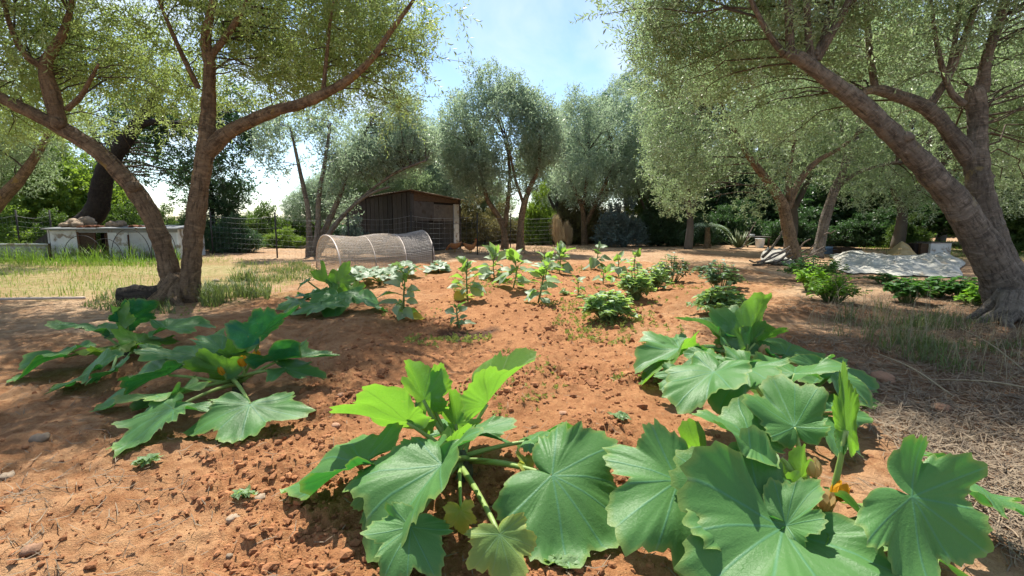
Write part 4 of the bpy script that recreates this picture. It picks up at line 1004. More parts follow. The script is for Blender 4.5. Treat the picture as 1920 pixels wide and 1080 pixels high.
# crumpled white sheet on the ground, with a straw-coloured pile on it
M['sheet'] = plainmat('dusty_white_sheet', (.42, .41, .36), (.30, .28, .235), 3, .7, .25, 14, (1, 1, 1), .3, (2.5, .60, (.33, .27, .19)))
def draped(label, name, cat, px_quad, hmax, seed, mat, nx=70, ny=40, prof=None):
    q = [G(*p)[:2] for p in px_quad]
    c = np.mean(q, axis=0); V = []
    for j in range(ny):
        for i in range(nx):
            u, v = i / (nx - 1), j / (ny - 1)
            uu = u + .03 * math.sin(v * 9 + seed); p = (q[0] * (1 - uu) + q[1] * uu) * (1 - v) + (q[3] * (1 - uu) + q[2] * uu) * v
            p = p + np.array([.10 * math.sin(u * 23 + seed), .16 * math.sin(u * 17 + seed * 2)]) * (abs(v - .5) * 2) ** 2
            V.append([p[0], p[1], 0])
    V = np.array(V); x, y = V[:, 0], V[:, 1]
    e = np.array([min(i, nx - 1 - i) / (nx * .12) for j in range(ny) for i in range(nx)]); f = np.array([min(j, ny - 1 - j) / (ny * .22) for j in range(ny) for i in range(nx)])
    edge = np.clip(np.minimum(e, f), 0, 1) ** .6
    if prof: edge = np.clip(1 - np.hypot(*[(np.array([g for j in range(ny) for i in range(nx) for g in [((i / (nx - 1)) - .42) * 2.1]])), np.array([g for j in range(ny) for i in range(nx) for g in [((j / (ny - 1)) - .5) * 2]])]), 0, 1) ** 1.1
    wr = ridged(x * 1.3 + y * .5, y * 1.1, seed) * .6 + ridged(x * 3.1 - y, y * 2.3 + x * .7, seed + 1) * .4
    V[:, 2] = height(x, y, fine=False) + .025 + edge * hmax * (wr ** 1.6 if not prof else .75 + .35 * wr) + .015 * noise2(x * 9, y * 9, seed)
    i = np.arange(ny - 1)[:, None] * nx; j = np.arange(nx - 1)[None, :]
    top = np.stack([i + j, i + j + 1, i + nx + j + 1, i + nx + j], -1).reshape(-1, 4)
    V2 = V.copy(); V2[:, 2] -= .012
    o = MB().add(V, top).add(V2, top[:, ::-1]).build(name, M[mat], None, loc=(c[0], c[1], 0))
    return tag(o, label, cat)
draped('long crumpled off-white ground sheet behind the parsley', 'ground_sheet', 'ground sheet', [(1568, 512), (1815, 522), (1800, 484), (1552, 479)], .24, 8, 'sheet')
M['sand_pile'] = plainmat('ochre_sacking', (.46, .30, .12), (.52, .40, .24), 4, .85, .4, 20)
draped('ochre sacking heap lying on the white ground sheet', 'sacking', 'sacking', [(1650, 486), (1740, 489), (1728, 476), (1668, 474)], .52, 19, 'sand_pile', 40, 30, True)
draped('pale cloth spread under the leaning sticks', 'cloth', 'cloth', [(1420, 494), (1490, 500), (1490, 476), (1435, 470)], .25, 27, 'sheet', 36, 24)

# sticks leaning on the olive and lying in a heap
SB = A(1478, 470, 11.6)
st_spec = [((1430, 482, 11.3), (1466, 434, 11.7), 5), ((1420, 492, 11.0), (1476, 470, 11.5), 4), ((1412, 497, 10.9), (1470, 488, 11.2), 4), ((1432, 490, 11.2), (1480, 462, 11.6), 4), ((1440, 494, 11.0), (1484, 474, 11.4), 4), ((1452, 492, 11.0), (1482, 468, 11.3), 3.5), ((1458, 495, 10.9), (1488, 480, 11.2), 3.5),
           ((1486, 480, 12.6), (1520, 448, 12.4), 3.5), ((1492, 482, 12.4), (1530, 456, 12.4), 3), ((1500, 484, 12.2), (1545, 462, 12.4), 3), ((1508, 486, 12.0), (1550, 470, 12.4), 3), ((1545, 440, 12.8), (1568, 430, 12.6), 2.5), ((1405, 488, 11.4), (1436, 494, 11.1), 3)]
st_lab = ['long dark stick propped against the reddish forked trunk', 'stick slanting low out of the pale cloth', 'lowest stick of the heap, almost flat on the soil', 'stick leaning halfway up the forked trunk', 'short thick stick at the front of the heap', 'thin stick crossing the front of the heap', 'stick ending closest to the foot of the forked trunk',
          'pale stick leaning behind the forked trunk', 'pale stick in the gap between the two mid trunks', 'slanting stick reaching the slim pale trunk', 'low stick at the foot of the slim pale trunk', 'short pale stub sticking out past the slim trunk', 'short stick lying apart at the outer end of the heap']
for k, (a, b, r) in enumerate(st_spec):
    p, q = A(*a), A(*b); p[2] = max(p[2], hz(p) + .02); q[2] = max(q[2], hz(q) + .05)
    P = np.array([p, p + (q - p) * .35 + rng.normal(size=3) * .03, p + (q - p) * .7 + rng.normal(size=3) * .03, q])
    o = MB().tube(P, np.array([1, .9, .75, .55]) * r * 11.5 / FPX * .55, 7, 4, .12, k, 14).build('stick', M['stick' if k % 2 else 'twig'], None, loc=p)
    tag(o, st_lab[k], 'stick', 'sticks heaped by the forked olive')

# garden table with bucket, crates and hive box in the shade
tb = A(1415, 462, 19.0); tz = hz(tb); tY = 19.0
tab = thing('garden_table', 'low grey plank table in the shade beside the agave', 'table', (tb[0], tb[1], tz))
ztop = A(1415, 444, tY)[2]
for k in range(4): MB().box((tb[0], tb[1] + (k - 1.5) * .17, ztop), (.95, .155, .03)).build('plank', M['wood_grey'], tab, smooth=False)
for sx in (-.4, .4):
    for sy in (-.25, .25): MB().box((tb[0] + sx, tb[1] + sy, (ztop + tz) / 2 - .02), (.05, .05, ztop - tz - .03)).build('leg', M['wood_brown'], tab, smooth=False)
pp = A(1410, 441, tY)
o = MB().tube([[pp[0], pp[1], ztop + .016], [pp[0], pp[1], ztop + .1]], [.09, .11], 14).build('dish', M['plastic_white'], None, loc=(pp[0], pp[1], ztop)); tag(o, 'small white dish on the shaded plank table', 'dish')
bp = A(1424, 466, 18.4); bz = hz(bp)
bu = thing('bucket', 'white plastic bucket under the shaded plank table', 'bucket', (bp[0], bp[1], bz))
MB().tube([[bp[0], bp[1], bz + z] for z in (0, .02, .33, .35, .34, .05)], [.13, .14, .17, .18, .16, .13], 18).build('body', M['plastic_white'], bu)
MB().tube([[bp[0] + .175 * math.cos(a), bp[1] - .05, bz + .33 - .12 * math.sin(a)] for a in np.linspace(0, math.pi, 11)], .006, 5).build('handle', M['iron'], bu)
def crate(px, py, Y, w, d, h, label, mat, open_front=False):
    c = A(px, py, Y); z = hz(c); r = thing('crate', label, 'crate', (c[0], c[1], z))
    for sy in (-1, 1):
        if open_front and sy < 0: continue
        for k in range(3): MB().box((c[0], c[1] + sy * d / 2, z + h * (k + .5) / 3), (w, .02, h / 3 - .015)).build('slat', M[mat], r, smooth=False)
    for sx in (-1, 1):
        for k in range(3): MB().box((c[0] + sx * (w / 2 - .012), c[1], z + h * (k + .5) / 3), (.02, d - .03, h / 3 - .015)).build('slat', M[mat], r, smooth=False)
    MB().box((c[0], c[1], z + .012), (w - .06, d - .04, .02)).build('bottom', M[mat], r, smooth=False)
    return r
crate(1552, 467, 15.6, .42, .4, .24, 'faded blue crate beside the slim pale trunk', 'plastic_blue')
crate(1582, 470, 15.0, .40, .4, .26, 'brown slatted crate next to the blue crate', 'wood_brown')
crate(1602, 470, 14.9, .24, .34, .24, 'small dark crate standing open at the end of the crates', 'wood_dark', True)
hb0 = A(1752, 462, 14.5); hzb = hz(hb0)
hv = thing('hive_box', 'white box with a brown side standing on the grass under the trees', 'hive box', (hb0[0], hb0[1], hzb))
MB().box((hb0[0] - .02, hb0[1], hzb + .19), (.60, .5, .38)).build('body', M['white_paint'], hv, smooth=False)
MB().box((hb0[0] - .43, hb0[1] + .05, hzb + .185), (.22, .44, .36)).build('side_panel', M['wood_brown'], hv, smooth=False)
MB().box((hb0[0] - .60, hb0[1] + .1, hzb + .18), (.12, .36, .35)).build('side_panel', M['near_black'], hv, smooth=False)
MB().box((hb0[0] + .35, hb0[1] + .08, hzb + .15), (.13, .34, .28)).build('end_block', M['plastic_blue'], hv, smooth=False)
MB().box((hb0[0] - .02, hb0[1], hzb + .392), (.66, .56, .022)).build('lid', M['wood_grey'], hv, smooth=False)

# stump, roots and pipe at the foot of the twin-trunk olive
sp = A(268, 572, 5.85)
o = thing('log', 'short dark rotting log lying against the twin-trunk olive', 'log', (sp[0], sp[1], hz(sp)))
P = np.array([A(222, 560, 5.7), A(262, 556, 5.8), A(300, 552, 5.95)]); P[:, 2] = [hz(q) + .11 for q in P]
MB().tube(P, [.13, .135, .12], 16, 7, .18, 8, 9).build('bark', M['bark_log'], o)
pa, pb, pc = A(-60, 572, 5.9), A(60, 568, 6.05), A(160, 562, 6.2)
P = np.array([[*q[:2], hz(q) + .03] for q in (pa, pb, pc)])
o = MB().tube(P, .018, 8, 8).build('pipe', M['hose'], None, loc=P[1]); tag(o, 'pale plastic pipe lying along the edge of the grass', 'pipe')

# young palm, agave and dry grass plume along the dark hedge
M['palm'] = leafmat('palm_leaflet', (.10, .17, .09), (.16, .24, .15), (.16, .22, .14), (.18, .30, .08), .3, .4, .5)
pb_ = A(1325, 464, 18.5); z = hz(pb_)
palm = thing('young_palm', 'young palm with arching pale fronds before the dark hedge', 'palm', (pb_[0], pb_[1], z))
MB().tube([[pb_[0], pb_[1], z - .05], [pb_[0] + .02, pb_[1], z + .4], [pb_[0] - .01, pb_[1], z + .8]], [.14, .10, .08], 10, 6, .3, 3, 12).build('trunk', M['bark'], palm)
for k in range(13):
    az = k * 2.4; el = random.uniform(.5, 1.1); Lf = random.uniform(.8, 1.1)
    t = np.linspace(0, 1, 12); d = np.array([math.cos(az), math.sin(az), 0])
    C = np.array([pb_[0], pb_[1], z + .8]) + d * (t * Lf * math.cos(el) * 1.2)[:, None] + np.array([0, 0, 1.0]) * (t * Lf * math.sin(el) - t ** 2 * Lf * 1.0)[:, None]
    mb = MB().tube(C, np.linspace(.012, .004, 12), 4, cap=False); sd = np.array([-d[1], d[0], 0])
    for i in range(2, 12):
        for s_ in (-1, 1):
            b = C[i]; l = .34 * math.sin(math.pi * (i / 12) ** .7) + .05; e = b + (sd * s_ * .75 + d * .5 + np.array([0, 0, -.25])) * l
            w = d * .022; mb.add([b - w, b + w, e], None, [[0, 1, 2]])
    mb.build('frond', M['palm'], palm)
M['agave'] = leafmat('agave_leaf', (.10, .14, .05), (.17, .20, .08), (.12, .15, .06), (.2, .25, .05), .15, .5, .4)
ab = A(1385, 468, 17.8); z = hz(ab)
ag = thing('agave', 'spiky yellow-green agave beside the young palm', 'agave', (ab[0], ab[1], z))
for k in range(22):
    az = k * 2.399; el = random.uniform(.45, 1.35); Lf = random.uniform(.5, .85); d = np.array([math.cos(az) * math.cos(el), math.sin(az) * math.cos(el), math.sin(el)])
    s_ = np.cross(d, [0, 0, 1.]); s_ /= np.linalg.norm(s_); b = np.array([ab[0], ab[1], z])
    MB().add([b - s_ * .03, b + s_ * .03, b + d * Lf * .5 + s_ * .035, b + d * Lf * .5 - s_ * .035, b + d * Lf, b + d * Lf * .5 - np.cross(s_, d) * .03], [[0, 1, 2, 3]], [[3, 2, 4], [0, 3, 5], [1, 5, 2], [5, 3, 4], [2, 5, 4], [0, 5, 1]]).build('leaf', M['agave'], ag)
br = thing('dead_branch', 'thin bent dead branch curving up beside the agave', 'branch', A(1370, 470, 17.4) * [1, 1, 0])
P = np.array([A(1368, 468, 17.4), A(1390, 465, 17.4), A(1400, 450, 17.4), A(1408, 432, 17.5), A(1418, 415, 17.6)]); P[:, 2] = np.maximum(P[:, 2], .05)
MB().tube(P, [.03, .026, .022, .018, .01], 6, 5, .15, 4, 9).build('stem', M['stick'], br)
M['plume'] = leafmat('dry_plume', (.40, .31, .20), (.52, .43, .30), (.42, .34, .23), (.45, .36, .20), .3, .8, .1)
def plume(px, py, Y, h, w, label):
    c = A(px, py, Y); z = hz(c); r = thing('dry_grass_plume', label, 'dry grass', (c[0], c[1], z), 'dry grass plumes')
    n = 1500; t = rng.random(n) ** .8; az = rng.random(n) * 6.283; rad = w * (.18 + 1.1 * np.sin(math.pi * np.clip(t ** 1.2 * .8 + .08, 0, 1))) * (1.15 - .6 * t) * np.sqrt(rng.random(n)) * (.6 + .9 * noise2(np.cos(az) * 2 + 5, np.sin(az) * 2 + t * 3, 15))
    P = np.stack([c[0] + rad * np.cos(az) - .12 * t * h, c[1] + rad * np.sin(az), z + t * h], -1)
    d = np.stack([np.cos(az) * .25, np.sin(az) * .25, np.ones(n)], -1) * rng.uniform(.12, .38, n)[:, None]; s_ = np.stack([np.sin(az), -np.cos(az), 0 * az], -1) * .007
    mb = MB(); mb.add(np.stack([P - s_, P + s_, P + d], 1).reshape(-1, 3), None, np.arange(n * 3).reshape(-1, 3), np.repeat(rng.random(n), 3))
    o = mb.build('blades', M['plume'], r, smooth=False); o['kind'] = 'stuff'
plume(1048, 462, 19.5, 1.05, .24, 'tall beige dry grass plume between the two mid-distance olives')
plume(1066, 462, 20.2, .75, .18, 'shorter beige grass plume beside the tall one')

# ------------------------------------------------------------------ zucchini plants, leaf by leaf
def squashmat(name, top, top2, silver, under, trans, tf, vein_c):
    m, t = newmat(name); N = NT(t)
    out = N.n('ShaderNodeOutputMaterial'); p = N.n('ShaderNodeBsdfPrincipled')
    luv = N.n('ShaderNodeAttribute', attribute_name='luv').outputs['Vector']
    ven = N.n('ShaderNodeAttribute', attribute_name='vein').outputs['Fac']; yel = N.n('ShaderNodeAttribute', attribute_name='yel').outputs['Fac']
    rnd = N.n('ShaderNodeAttribute', attribute_name='rnd').outputs['Fac']; geo = N.n('ShaderNodeNewGeometry')
    vo = N.n('ShaderNodeTexVoronoi', feature='DISTANCE_TO_EDGE', i_Scale=24.0); N.l(luv, vo.inputs['Vector'])
    net = N.ramp(vo.outputs['Distance'], [(.0, 1.0), (.07, 0.0)])
    vm = N.ramp(ven, [(.0, .8), (.007, .55), (.015, .0)])
    mot = N.noise(3.2, 5, .6, luv); fine = N.noise(26, 5, .7, luv)
    c = N.mix(rnd, top, top2)
    near_vein = N.ramp(ven, [(.0, .40), (.16, .28), (.30, .0)])
    c = N.mix(N.math('MULTIPLY', N.math('MULTIPLY', near_vein, N.ramp(mot, [(.35, .1), (.65, 1.0)])), .32), c, silver)
    c = N.mix(N.math('MULTIPLY', N.ramp(fine, [(.45, 0.0), (.7, 1.0)]), .14), c, silver)
    c = N.mix(N.math('MULTIPLY', net, .05), c, silver)
    c = N.mix(N.math('MULTIPLY', vm, .13), c, vein_c)
    oi = N.n('ShaderNodeObjectInfo').outputs['Random']; va = N.n('ShaderNodeVectorMath', operation='ADD'); N.l(luv, va.inputs[0]); N.l(N.math('MULTIPLY', oi, 40.0), va.inputs[1])
    mil = N.noise(4.5, 6, .7, va.outputs[0]); spk = N.noise(13, 3, .6, va.outputs[0])
    c = N.mix(N.math('MULTIPLY', N.ramp(mil, [(.52, 0.0), (.66, 1.0)]), .32), c, tuple(min(1, v * 1.3 + .02) for v in silver))
    c = N.mix(N.math('MULTIPLY', N.ramp(spk, [(.66, 0.0), (.71, 1.0)]), .75), c, (.22, .15, .07))
    c = N.mix(yel, c, (.42, .42, .07))
    uc = N.mix(N.math('MULTIPLY', vm, .7), under, vein_c); uc = N.mix(yel, uc, (.42, .42, .09))
    c = N.mix(geo.outputs['Backfacing'], c, uc)
    N.l(c, p.inputs['Base Color']); p.inputs['Roughness'].default_value = .42; p.inputs['Specular IOR Level'].default_value = .22
    b = N.n('ShaderNodeBump', i_Strength=.55, i_Distance=.006)
    hgt = N.math('SUBTRACT', N.math('MULTIPLY', fine, .5), N.math('ADD', N.math('MULTIPLY', net, .07), N.math('MULTIPLY', vm, .28)))
    N.l(hgt, b.inputs['Height']); N.l(b.outputs[0], p.inputs['Normal'])
    tr = N.n('ShaderNodeBsdfTranslucent')
    tcn = N.mix(N.math('ADD', N.math('MULTIPLY', net, .30), N.math('MULTIPLY', vm, .6)), trans, tuple(v * .5 for v in trans)); tcn = N.mix(yel, tcn, (.55, .50, .08))
    N.l(tcn, tr.inputs['Color'])
    mx = N.n('ShaderNodeMixShader'); mx.inputs[0].default_value = tf
    N.l(p.outputs[0], mx.inputs[1]); N.l(tr.outputs[0], mx.inputs[2]); N.l(mx.outputs[0], out.inputs['Surface'])
    return m
M['zuc'] = squashmat('zucchini_leaf', (.004, .062, .040), (.010, .100, .062), (.055, .215, .180), (.09, .21, .06), (.07, .34, .035), .27, (.10, .26, .16))
M['zuc_young'] = squashmat('young_zucchini_leaf', (.050, .150, .045), (.085, .200, .055), (.19, .32, .19), (.12, .25, .05), (.23, .50, .035), .46, (.34, .46, .18))
M['zuc_pale'] = squashmat('pale_squash_leaf', (.140, .235, .165), (.200, .290, .215), (.48, .56, .50), (.22, .30, .18), (.25, .42, .10), .30, (.42, .50, .42))
M['petiole'] = plainmat('pale_green_stalk', (.175, .270, .060), (.240, .330, .090), 6, .45, .2, 60, (1, 1, 1), .4)
M['petal'] = leafmat('squash_flower', (.62, .28, .02), (.66, .36, .03), (.60, .30, .03), (.75, .38, .02), .4, .6, .2)
M['petal_wilt'] = leafmat('wilted_squash_flower', (.55, .34, .15), (.60, .42, .22), (.55, .40, .20), (.60, .42, .18), .3, .7, .2)
M['fruit'] = plainmat('pale_green_fruit', (.30, .40, .16), (.22, .33, .11), 9, .35, .05, 40, (1, 1, 1), .5)
M['stem_dark'] = plainmat('rough_squash_stem', (.10, .12, .06), (.05, .055, .035), 20, .8, .6, 60)
_TH = np.array([0, 10, 22, 34, 46, 58, 70, 84, 98, 112, 128, 144, 158, 168, 175, 180], float)
_RD = np.array([1.0, .965, .88, .79, .84, .92, .90, .77, .75, .80, .78, .70, .60, .46, .28, .14])
_SINUS = np.array([0, 0, .3, 1, .4, 0, .15, .9, 1, .2, 0, 0, 0, 0, 0, 0])
VEINS = np.radians(np.array([0, 27, -27, 56, -56, 108, -108], float))
def leaf_grid(seed, nt=157, nr=9, lobe=1.0):
    r_ = np.random.default_rng(seed)
    th = np.linspace(-math.pi, math.pi, nt)
    for v in VEINS: th[np.argmin(abs(th - v))] = v
    a = np.degrees(abs(th))
    rd = np.interp(a, _TH, _RD) - .10 * lobe * np.interp(a, _TH, _SINUS)
    k = np.arange(nt)
    asym = 1 + .11 * np.sin(th * 1.0 + r_.uniform(0, 6)) + .07 * np.sin(th * 3 + r_.uniform(0, 6))
    tooth = np.where(k % 4 == 0, .034, np.where(k % 4 == 2, -.024, 0)) * r_.uniform(.2, 1.4, nt)
    big = .028 * np.sin(th * 13 + r_.uniform(0, 6)) + .022 * np.sin(th * 21 + r_.uniform(0, 6))
    rd = rd * asym + (tooth + big) * np.clip((170 - a) / 30, 0, 1)
    fr = np.array([0, .10, .22, .36, .50, .64, .78, .90, 1.0])[:nr] if nr == 9 else np.linspace(0, 1, nr)
    cs = np.cos(th); cs = np.where(cs < 0, cs * .62, cs)
    u = np.outer(fr, rd * np.sin(th)); v = np.outer(fr, rd * cs)
    d = np.full(u.shape, 9.0)
    for vn in VEINS:
        dx, dy = math.sin(vn), math.cos(vn); al = u * dx + v * dy; pd = abs(u * dy - v * dx)
        d = np.minimum(d, np.where(al > -.02, pd, 9.0))
    rho = np.outer(fr, np.ones(nt))
    return u, v, d, rho, th
def leaf_mesh_xyz(J, T, w, fold, nh, droop, side, ripple, lobe, seed, nt, nr, maxw=None, curl=0.0):
    J = np.asarray(J, float); T = np.asarray(T, float)
    ax = T - J; L = np.linalg.norm(ax); ax = ax / L; L = min(L, .35 if maxw is None else maxw)
    n = np.asarray(nh, float); n = n - ax * (n @ ax); n /= np.linalg.norm(n) + 1e-9
    e = np.cross(ax, n)
    u, v, d, rho, th = leaf_grid(seed, nt, nr, lobe)
    r_ = np.random.default_rng(seed + 99)
    su = np.sqrt(u * u + .0016) - .04
    z = -droop * np.where(v > 0, v * v, .6 * v * v) - side * u * u
    z += ripple * rho ** 3 * (np.sin(th * 6 + r_.uniform(0, 6)) * .6 + np.sin(th * 11 + r_.uniform(0, 6)) * .18 + np.sin(th * 3 + r_.uniform(0, 6)) * .8)
    z += .008 * np.clip(d / .14, 0, 1) * (1 - rho ** 6 * .6)
    kk = r_.uniform(-1, 1, 9); fl = np.interp(th, np.linspace(-math.pi, math.pi, 9), kk)
    z += .04 * rho ** 2 * fl + .26 * (noise2(u * 1.7 + seed * .37, v * 1.7 + seed * .11, seed) - .5) * rho
    z += .05 * (noise2(u * 2.6 + seed, v * 2.6, seed) - .5) + .03 * (noise2(u * 7 + seed, v * 7, seed) - .5)
    if curl: z += curl * np.clip(abs(u) - .35, 0, 1) ** 2 * 3
    uu = u * w * math.cos(fold); zz = z + su * w * math.sin(fold)
    P = J + (e * uu[..., None] + ax * v[..., None] + n * zz[..., None]) * L
    i = np.arange(nr - 1)[:, None] * nt; j = np.arange(nt - 1)[None, :]
    Q = np.stack([i + j, i + j + 1, i + nt + j + 1, i + nt + j], -1).reshape(-1, 4)
    return P.reshape(-1, 3), Q[:, ::-1], np.stack([u, v, 0 * u], -1).reshape(-1, 3), d.ravel(), rho.ravel(), n
def ground_clear(P, gap=.012):
    h = height(P[:, 0], P[:, 1]) + gap + .012
    P[:, 2] = np.maximum(P[:, 2], h + (P[:, 2] - h) * .08 * (P[:, 2] < h))
    return P
def add_leaf(root, C, J, T, w=1.0, fold=.15, nh=(0, -.25, 1), droop=.12, side=.10, ripple=.085, lobe=None, seed=0, mat='zuc', yel=0.0, pet=.0095, nt=157, nr=9, arch=None, curl=0.0, maxw=None):
    if lobe is None: lobe = .7 + 1.5 * np.random.default_rng(seed + 7).random()
    P, Q, luv, d, rho, n = leaf_mesh_xyz(J, T, w, fold, nh, droop, side, ripple, lobe, seed, nt, nr, maxw, curl)
    P = ground_clear(P)
    ye = np.clip(yel * (.4 + .9 * rho ** 2) + (rho > .99) * (.25 if mat != 'zuc_young' else .1), 0, 1) if yel >= 0 else 0 * rho
    mb = MB().add(P, Q, None, random.random())
    lf = mb.build('leaf', M[mat], root, attrs={'luv': luv, 'vein': d, 'yel': ye})
    if C is not None:
        C = np.asarray(C, float); J = P[0] - n * .004
        L = np.linalg.norm(J - C)
        ar = .06 if arch is None else arch
        mid = (C + J) / 2 + np.array([0, 0, ar * L]); t = np.linspace(0, 1, 9)[:, None]
        if J[2] - C[2] > .2: mid = C * .55 + J * .45 + (J - C) * np.array([.14, .14, -.06])
        B = (1 - t) ** 2 * C + 2 * t * (1 - t) * mid + t * t * J
        k = pet * (.85 + .3 * min(L, .6))
        MB().tube(B, np.linspace(k * 1.35, k * .75, 9), 8, 0, .06, seed, 30).build('petiole', M['petiole'], lf)
    return lf
def flower(root, base, d, size, mat, closed=.6):
    d = np.asarray(d, float); d /= np.linalg.norm(d); s = np.cross(d, [0.3, .1, 1.]); s /= np.linalg.norm(s); b2 = np.cross(d, s); base = np.asarray(base, float)
    o = MB().tube([base - d * size * .9, base - d * size * .3, base], [size * .10, size * .11, size * .16], 8, 3).build('flower', M['petiole'], root)
    for k in range(5):
        a = k * 1.2566; r = s * math.cos(a) + b2 * math.sin(a); tn = np.cross(d, r)
        V = []
        for t in np.linspace(0, 1, 6):
            wd_ = size * (.17 + .22 * math.sin(math.pi * min(t * .8 + .1, 1)) - .18 * t * t); out = size * (.14 + .28 * (1 - closed) * t + .10 * math.sin(t * 3))
            for q in (-1, 0, 1): V.append(base + d * size * t + r * (out + (.03 * size if q == 0 else 0)) + tn * wd_ * q)
        Q = [[3 * i + j, 3 * i + j + 1, 3 * i + 4 + j, 3 * i + 3 + j] for i in range(5) for j in range(2)]
        MB().add(V, Q).build('petal', M[mat], o)
    return o
def fruit(root, a, b, r):
    a = np.asarray(a, float); b = np.asarray(b, float); t = np.linspace(0, 1, 9)[:, None]
    o = MB().tube(a + (b - a) * t, r * np.array([.35, .6, .85, .95, 1, 1.02, 1, .9, .5]), 10, 2).build('fruit', M['fruit'], root)
    MB().tube([a - (b - a) * .18, a + (b - a) * .02], [r * .32, r * .4], 6).build('stalk', M['petiole'], o)
def zucchini(label, rpx, leaves, seed, flowers=(), fruits=(), group='zucchini plants', crown_h=.07, cat='zucchini plant', mat='zuc', pet=.0095, stemr=.03):
    g = on_ground(*rpx); Y0 = g[1]; g = np.array([g[0], g[1], hz(g)])
    root = thing('zucchini_plant', label, cat, g, group)
    C = g + np.array([0, 0, crown_h])
    MB().tube([g - [0, 0, .04], g + [.01, 0, crown_h * .5], C, C + [0, 0, .035]], [stemr * 1.1, stemr, stemr * .85, stemr * .4], 10, 4, .25, seed, 30).build('stem', M['stem_dark'], root)
    def pt(p, mn0=.035):
        q = A(p[0], p[1], Y0 + (p[2] if len(p) > 2 else 0)); mn = hz(q) + mn0
        if q[2] < mn: q = G(p[0], p[1], mn)
        return q
    for k, lf in enumerate(leaves):
        J, T, kw = lf[0], lf[1], dict(lf[2]) if len(lf) > 2 else {}
        kw.setdefault('mat', mat); kw.setdefault('pet', pet); kw.setdefault('seed', seed * 50 + k)
        base = C + rng.normal(size=3) * [.015, .015, .012]
        add_leaf(root, None if kw.pop('nopet', 0) else base, pt(J, .13), pt(T, .05), **kw)
    for (p, d, s, m) in flowers: flower(root, pt(p), d, s, m)
    for (a, b, r) in fruits: fruit(root, pt(a), pt(b), r)
    return root
Yg = 'zuc_young'
BK = (0, .8, .55)      # blade tipped away: the pale underside faces the path
# the plant at the front of the bed
zucchini('zucchini plant with upright bright young leaves at the front middle of the bed', (868, 893), [
    ((1036, 890, -.28), (1208, 985, -.38), dict(w=1.0, fold=.05, nh=(.05, -.6, .9), droop=.10, lobe=.9)),
    ((996, 826, .10), (1062, 788, .05), dict(w=1.0, fold=.10, nh=(0, .35, 1), droop=.25, side=.3)),
    ((937, 1002, -.28), (962, 1092, -.42), dict(w=1.05, fold=.06, nh=(0, -.3, 1), yel=.35, lobe=1.2)),
    ((864, 958, -.18), (868, 1010, -.26), dict(w=.8, fold=.2, nh=(0, -.5, 1), yel=1.0, mat=Yg, pet=.006)),
    ((770, 988, -.28), (712, 1092, -.42), dict(w=1.0, fold=.12, nh=(.2, -.2, 1), droop=.15)),
    ((826, 868, -.26), (688, 1052, -.56), dict(w=.86, fold=.52, nh=(-.35, -.1, 1), droop=.22, side=.12, lobe=.8)),
    ((842, 862, -.12), (888, 786, -.10), dict(w=.75, fold=.75, nh=(-.6, -.1, .8), droop=.05, mat=Yg)),
    ((764, 792, -.05), (628, 768, -.02), dict(w=.70, fold=.35, nh=(.05, .72, .72), droop=.10, mat=Yg, lobe=.9)),
    ((794, 750, .05), (770, 664, .10), dict(w=.85, fold=.5, nh=(-.1, .55, .8), droop=.22, mat=Yg)),
    ((806, 746, .10), (828, 668, .12), dict(w=.6, fold=.6, nh=(.2, .8, .5), droop=.15, mat=Yg)),
    ((913, 758, .05), (988, 646, .10), dict(w=.78, fold=.62, nh=(-.55, .25, .8), droop=.18, mat=Yg)),
    ((856, 795, .05), (850, 728, .10), dict(w=.7, fold=.45, nh=(.1, .75, .6), droop=.2, mat=Yg)),
    ((838, 842, .0), (838, 800, .02), dict(w=.55, fold=.6, nh=(0, .6, .6), mat=Yg, pet=.006)),
    ((884, 806, .25), (905, 768, .36), dict(w=1.0, fold=.1, nh=(0, -.2, 1))),
    ((681, 872, -.10), (545, 900, -.12), dict(w=.92, fold=.48, nh=(-.05, .12, 1), droop=.18, side=.1)),
    ((712, 905, -.10), (684, 1000, -.22), dict(w=.6, fold=.1, nh=(0, -.2, 1), yel=.12)),
    ((985, 872, -.06), (1022, 905, -.10), dict(w=.8, fold=.3, nh=(0, -.2, 1), yel=.7, mat=Yg, pet=.006)),
], 3)
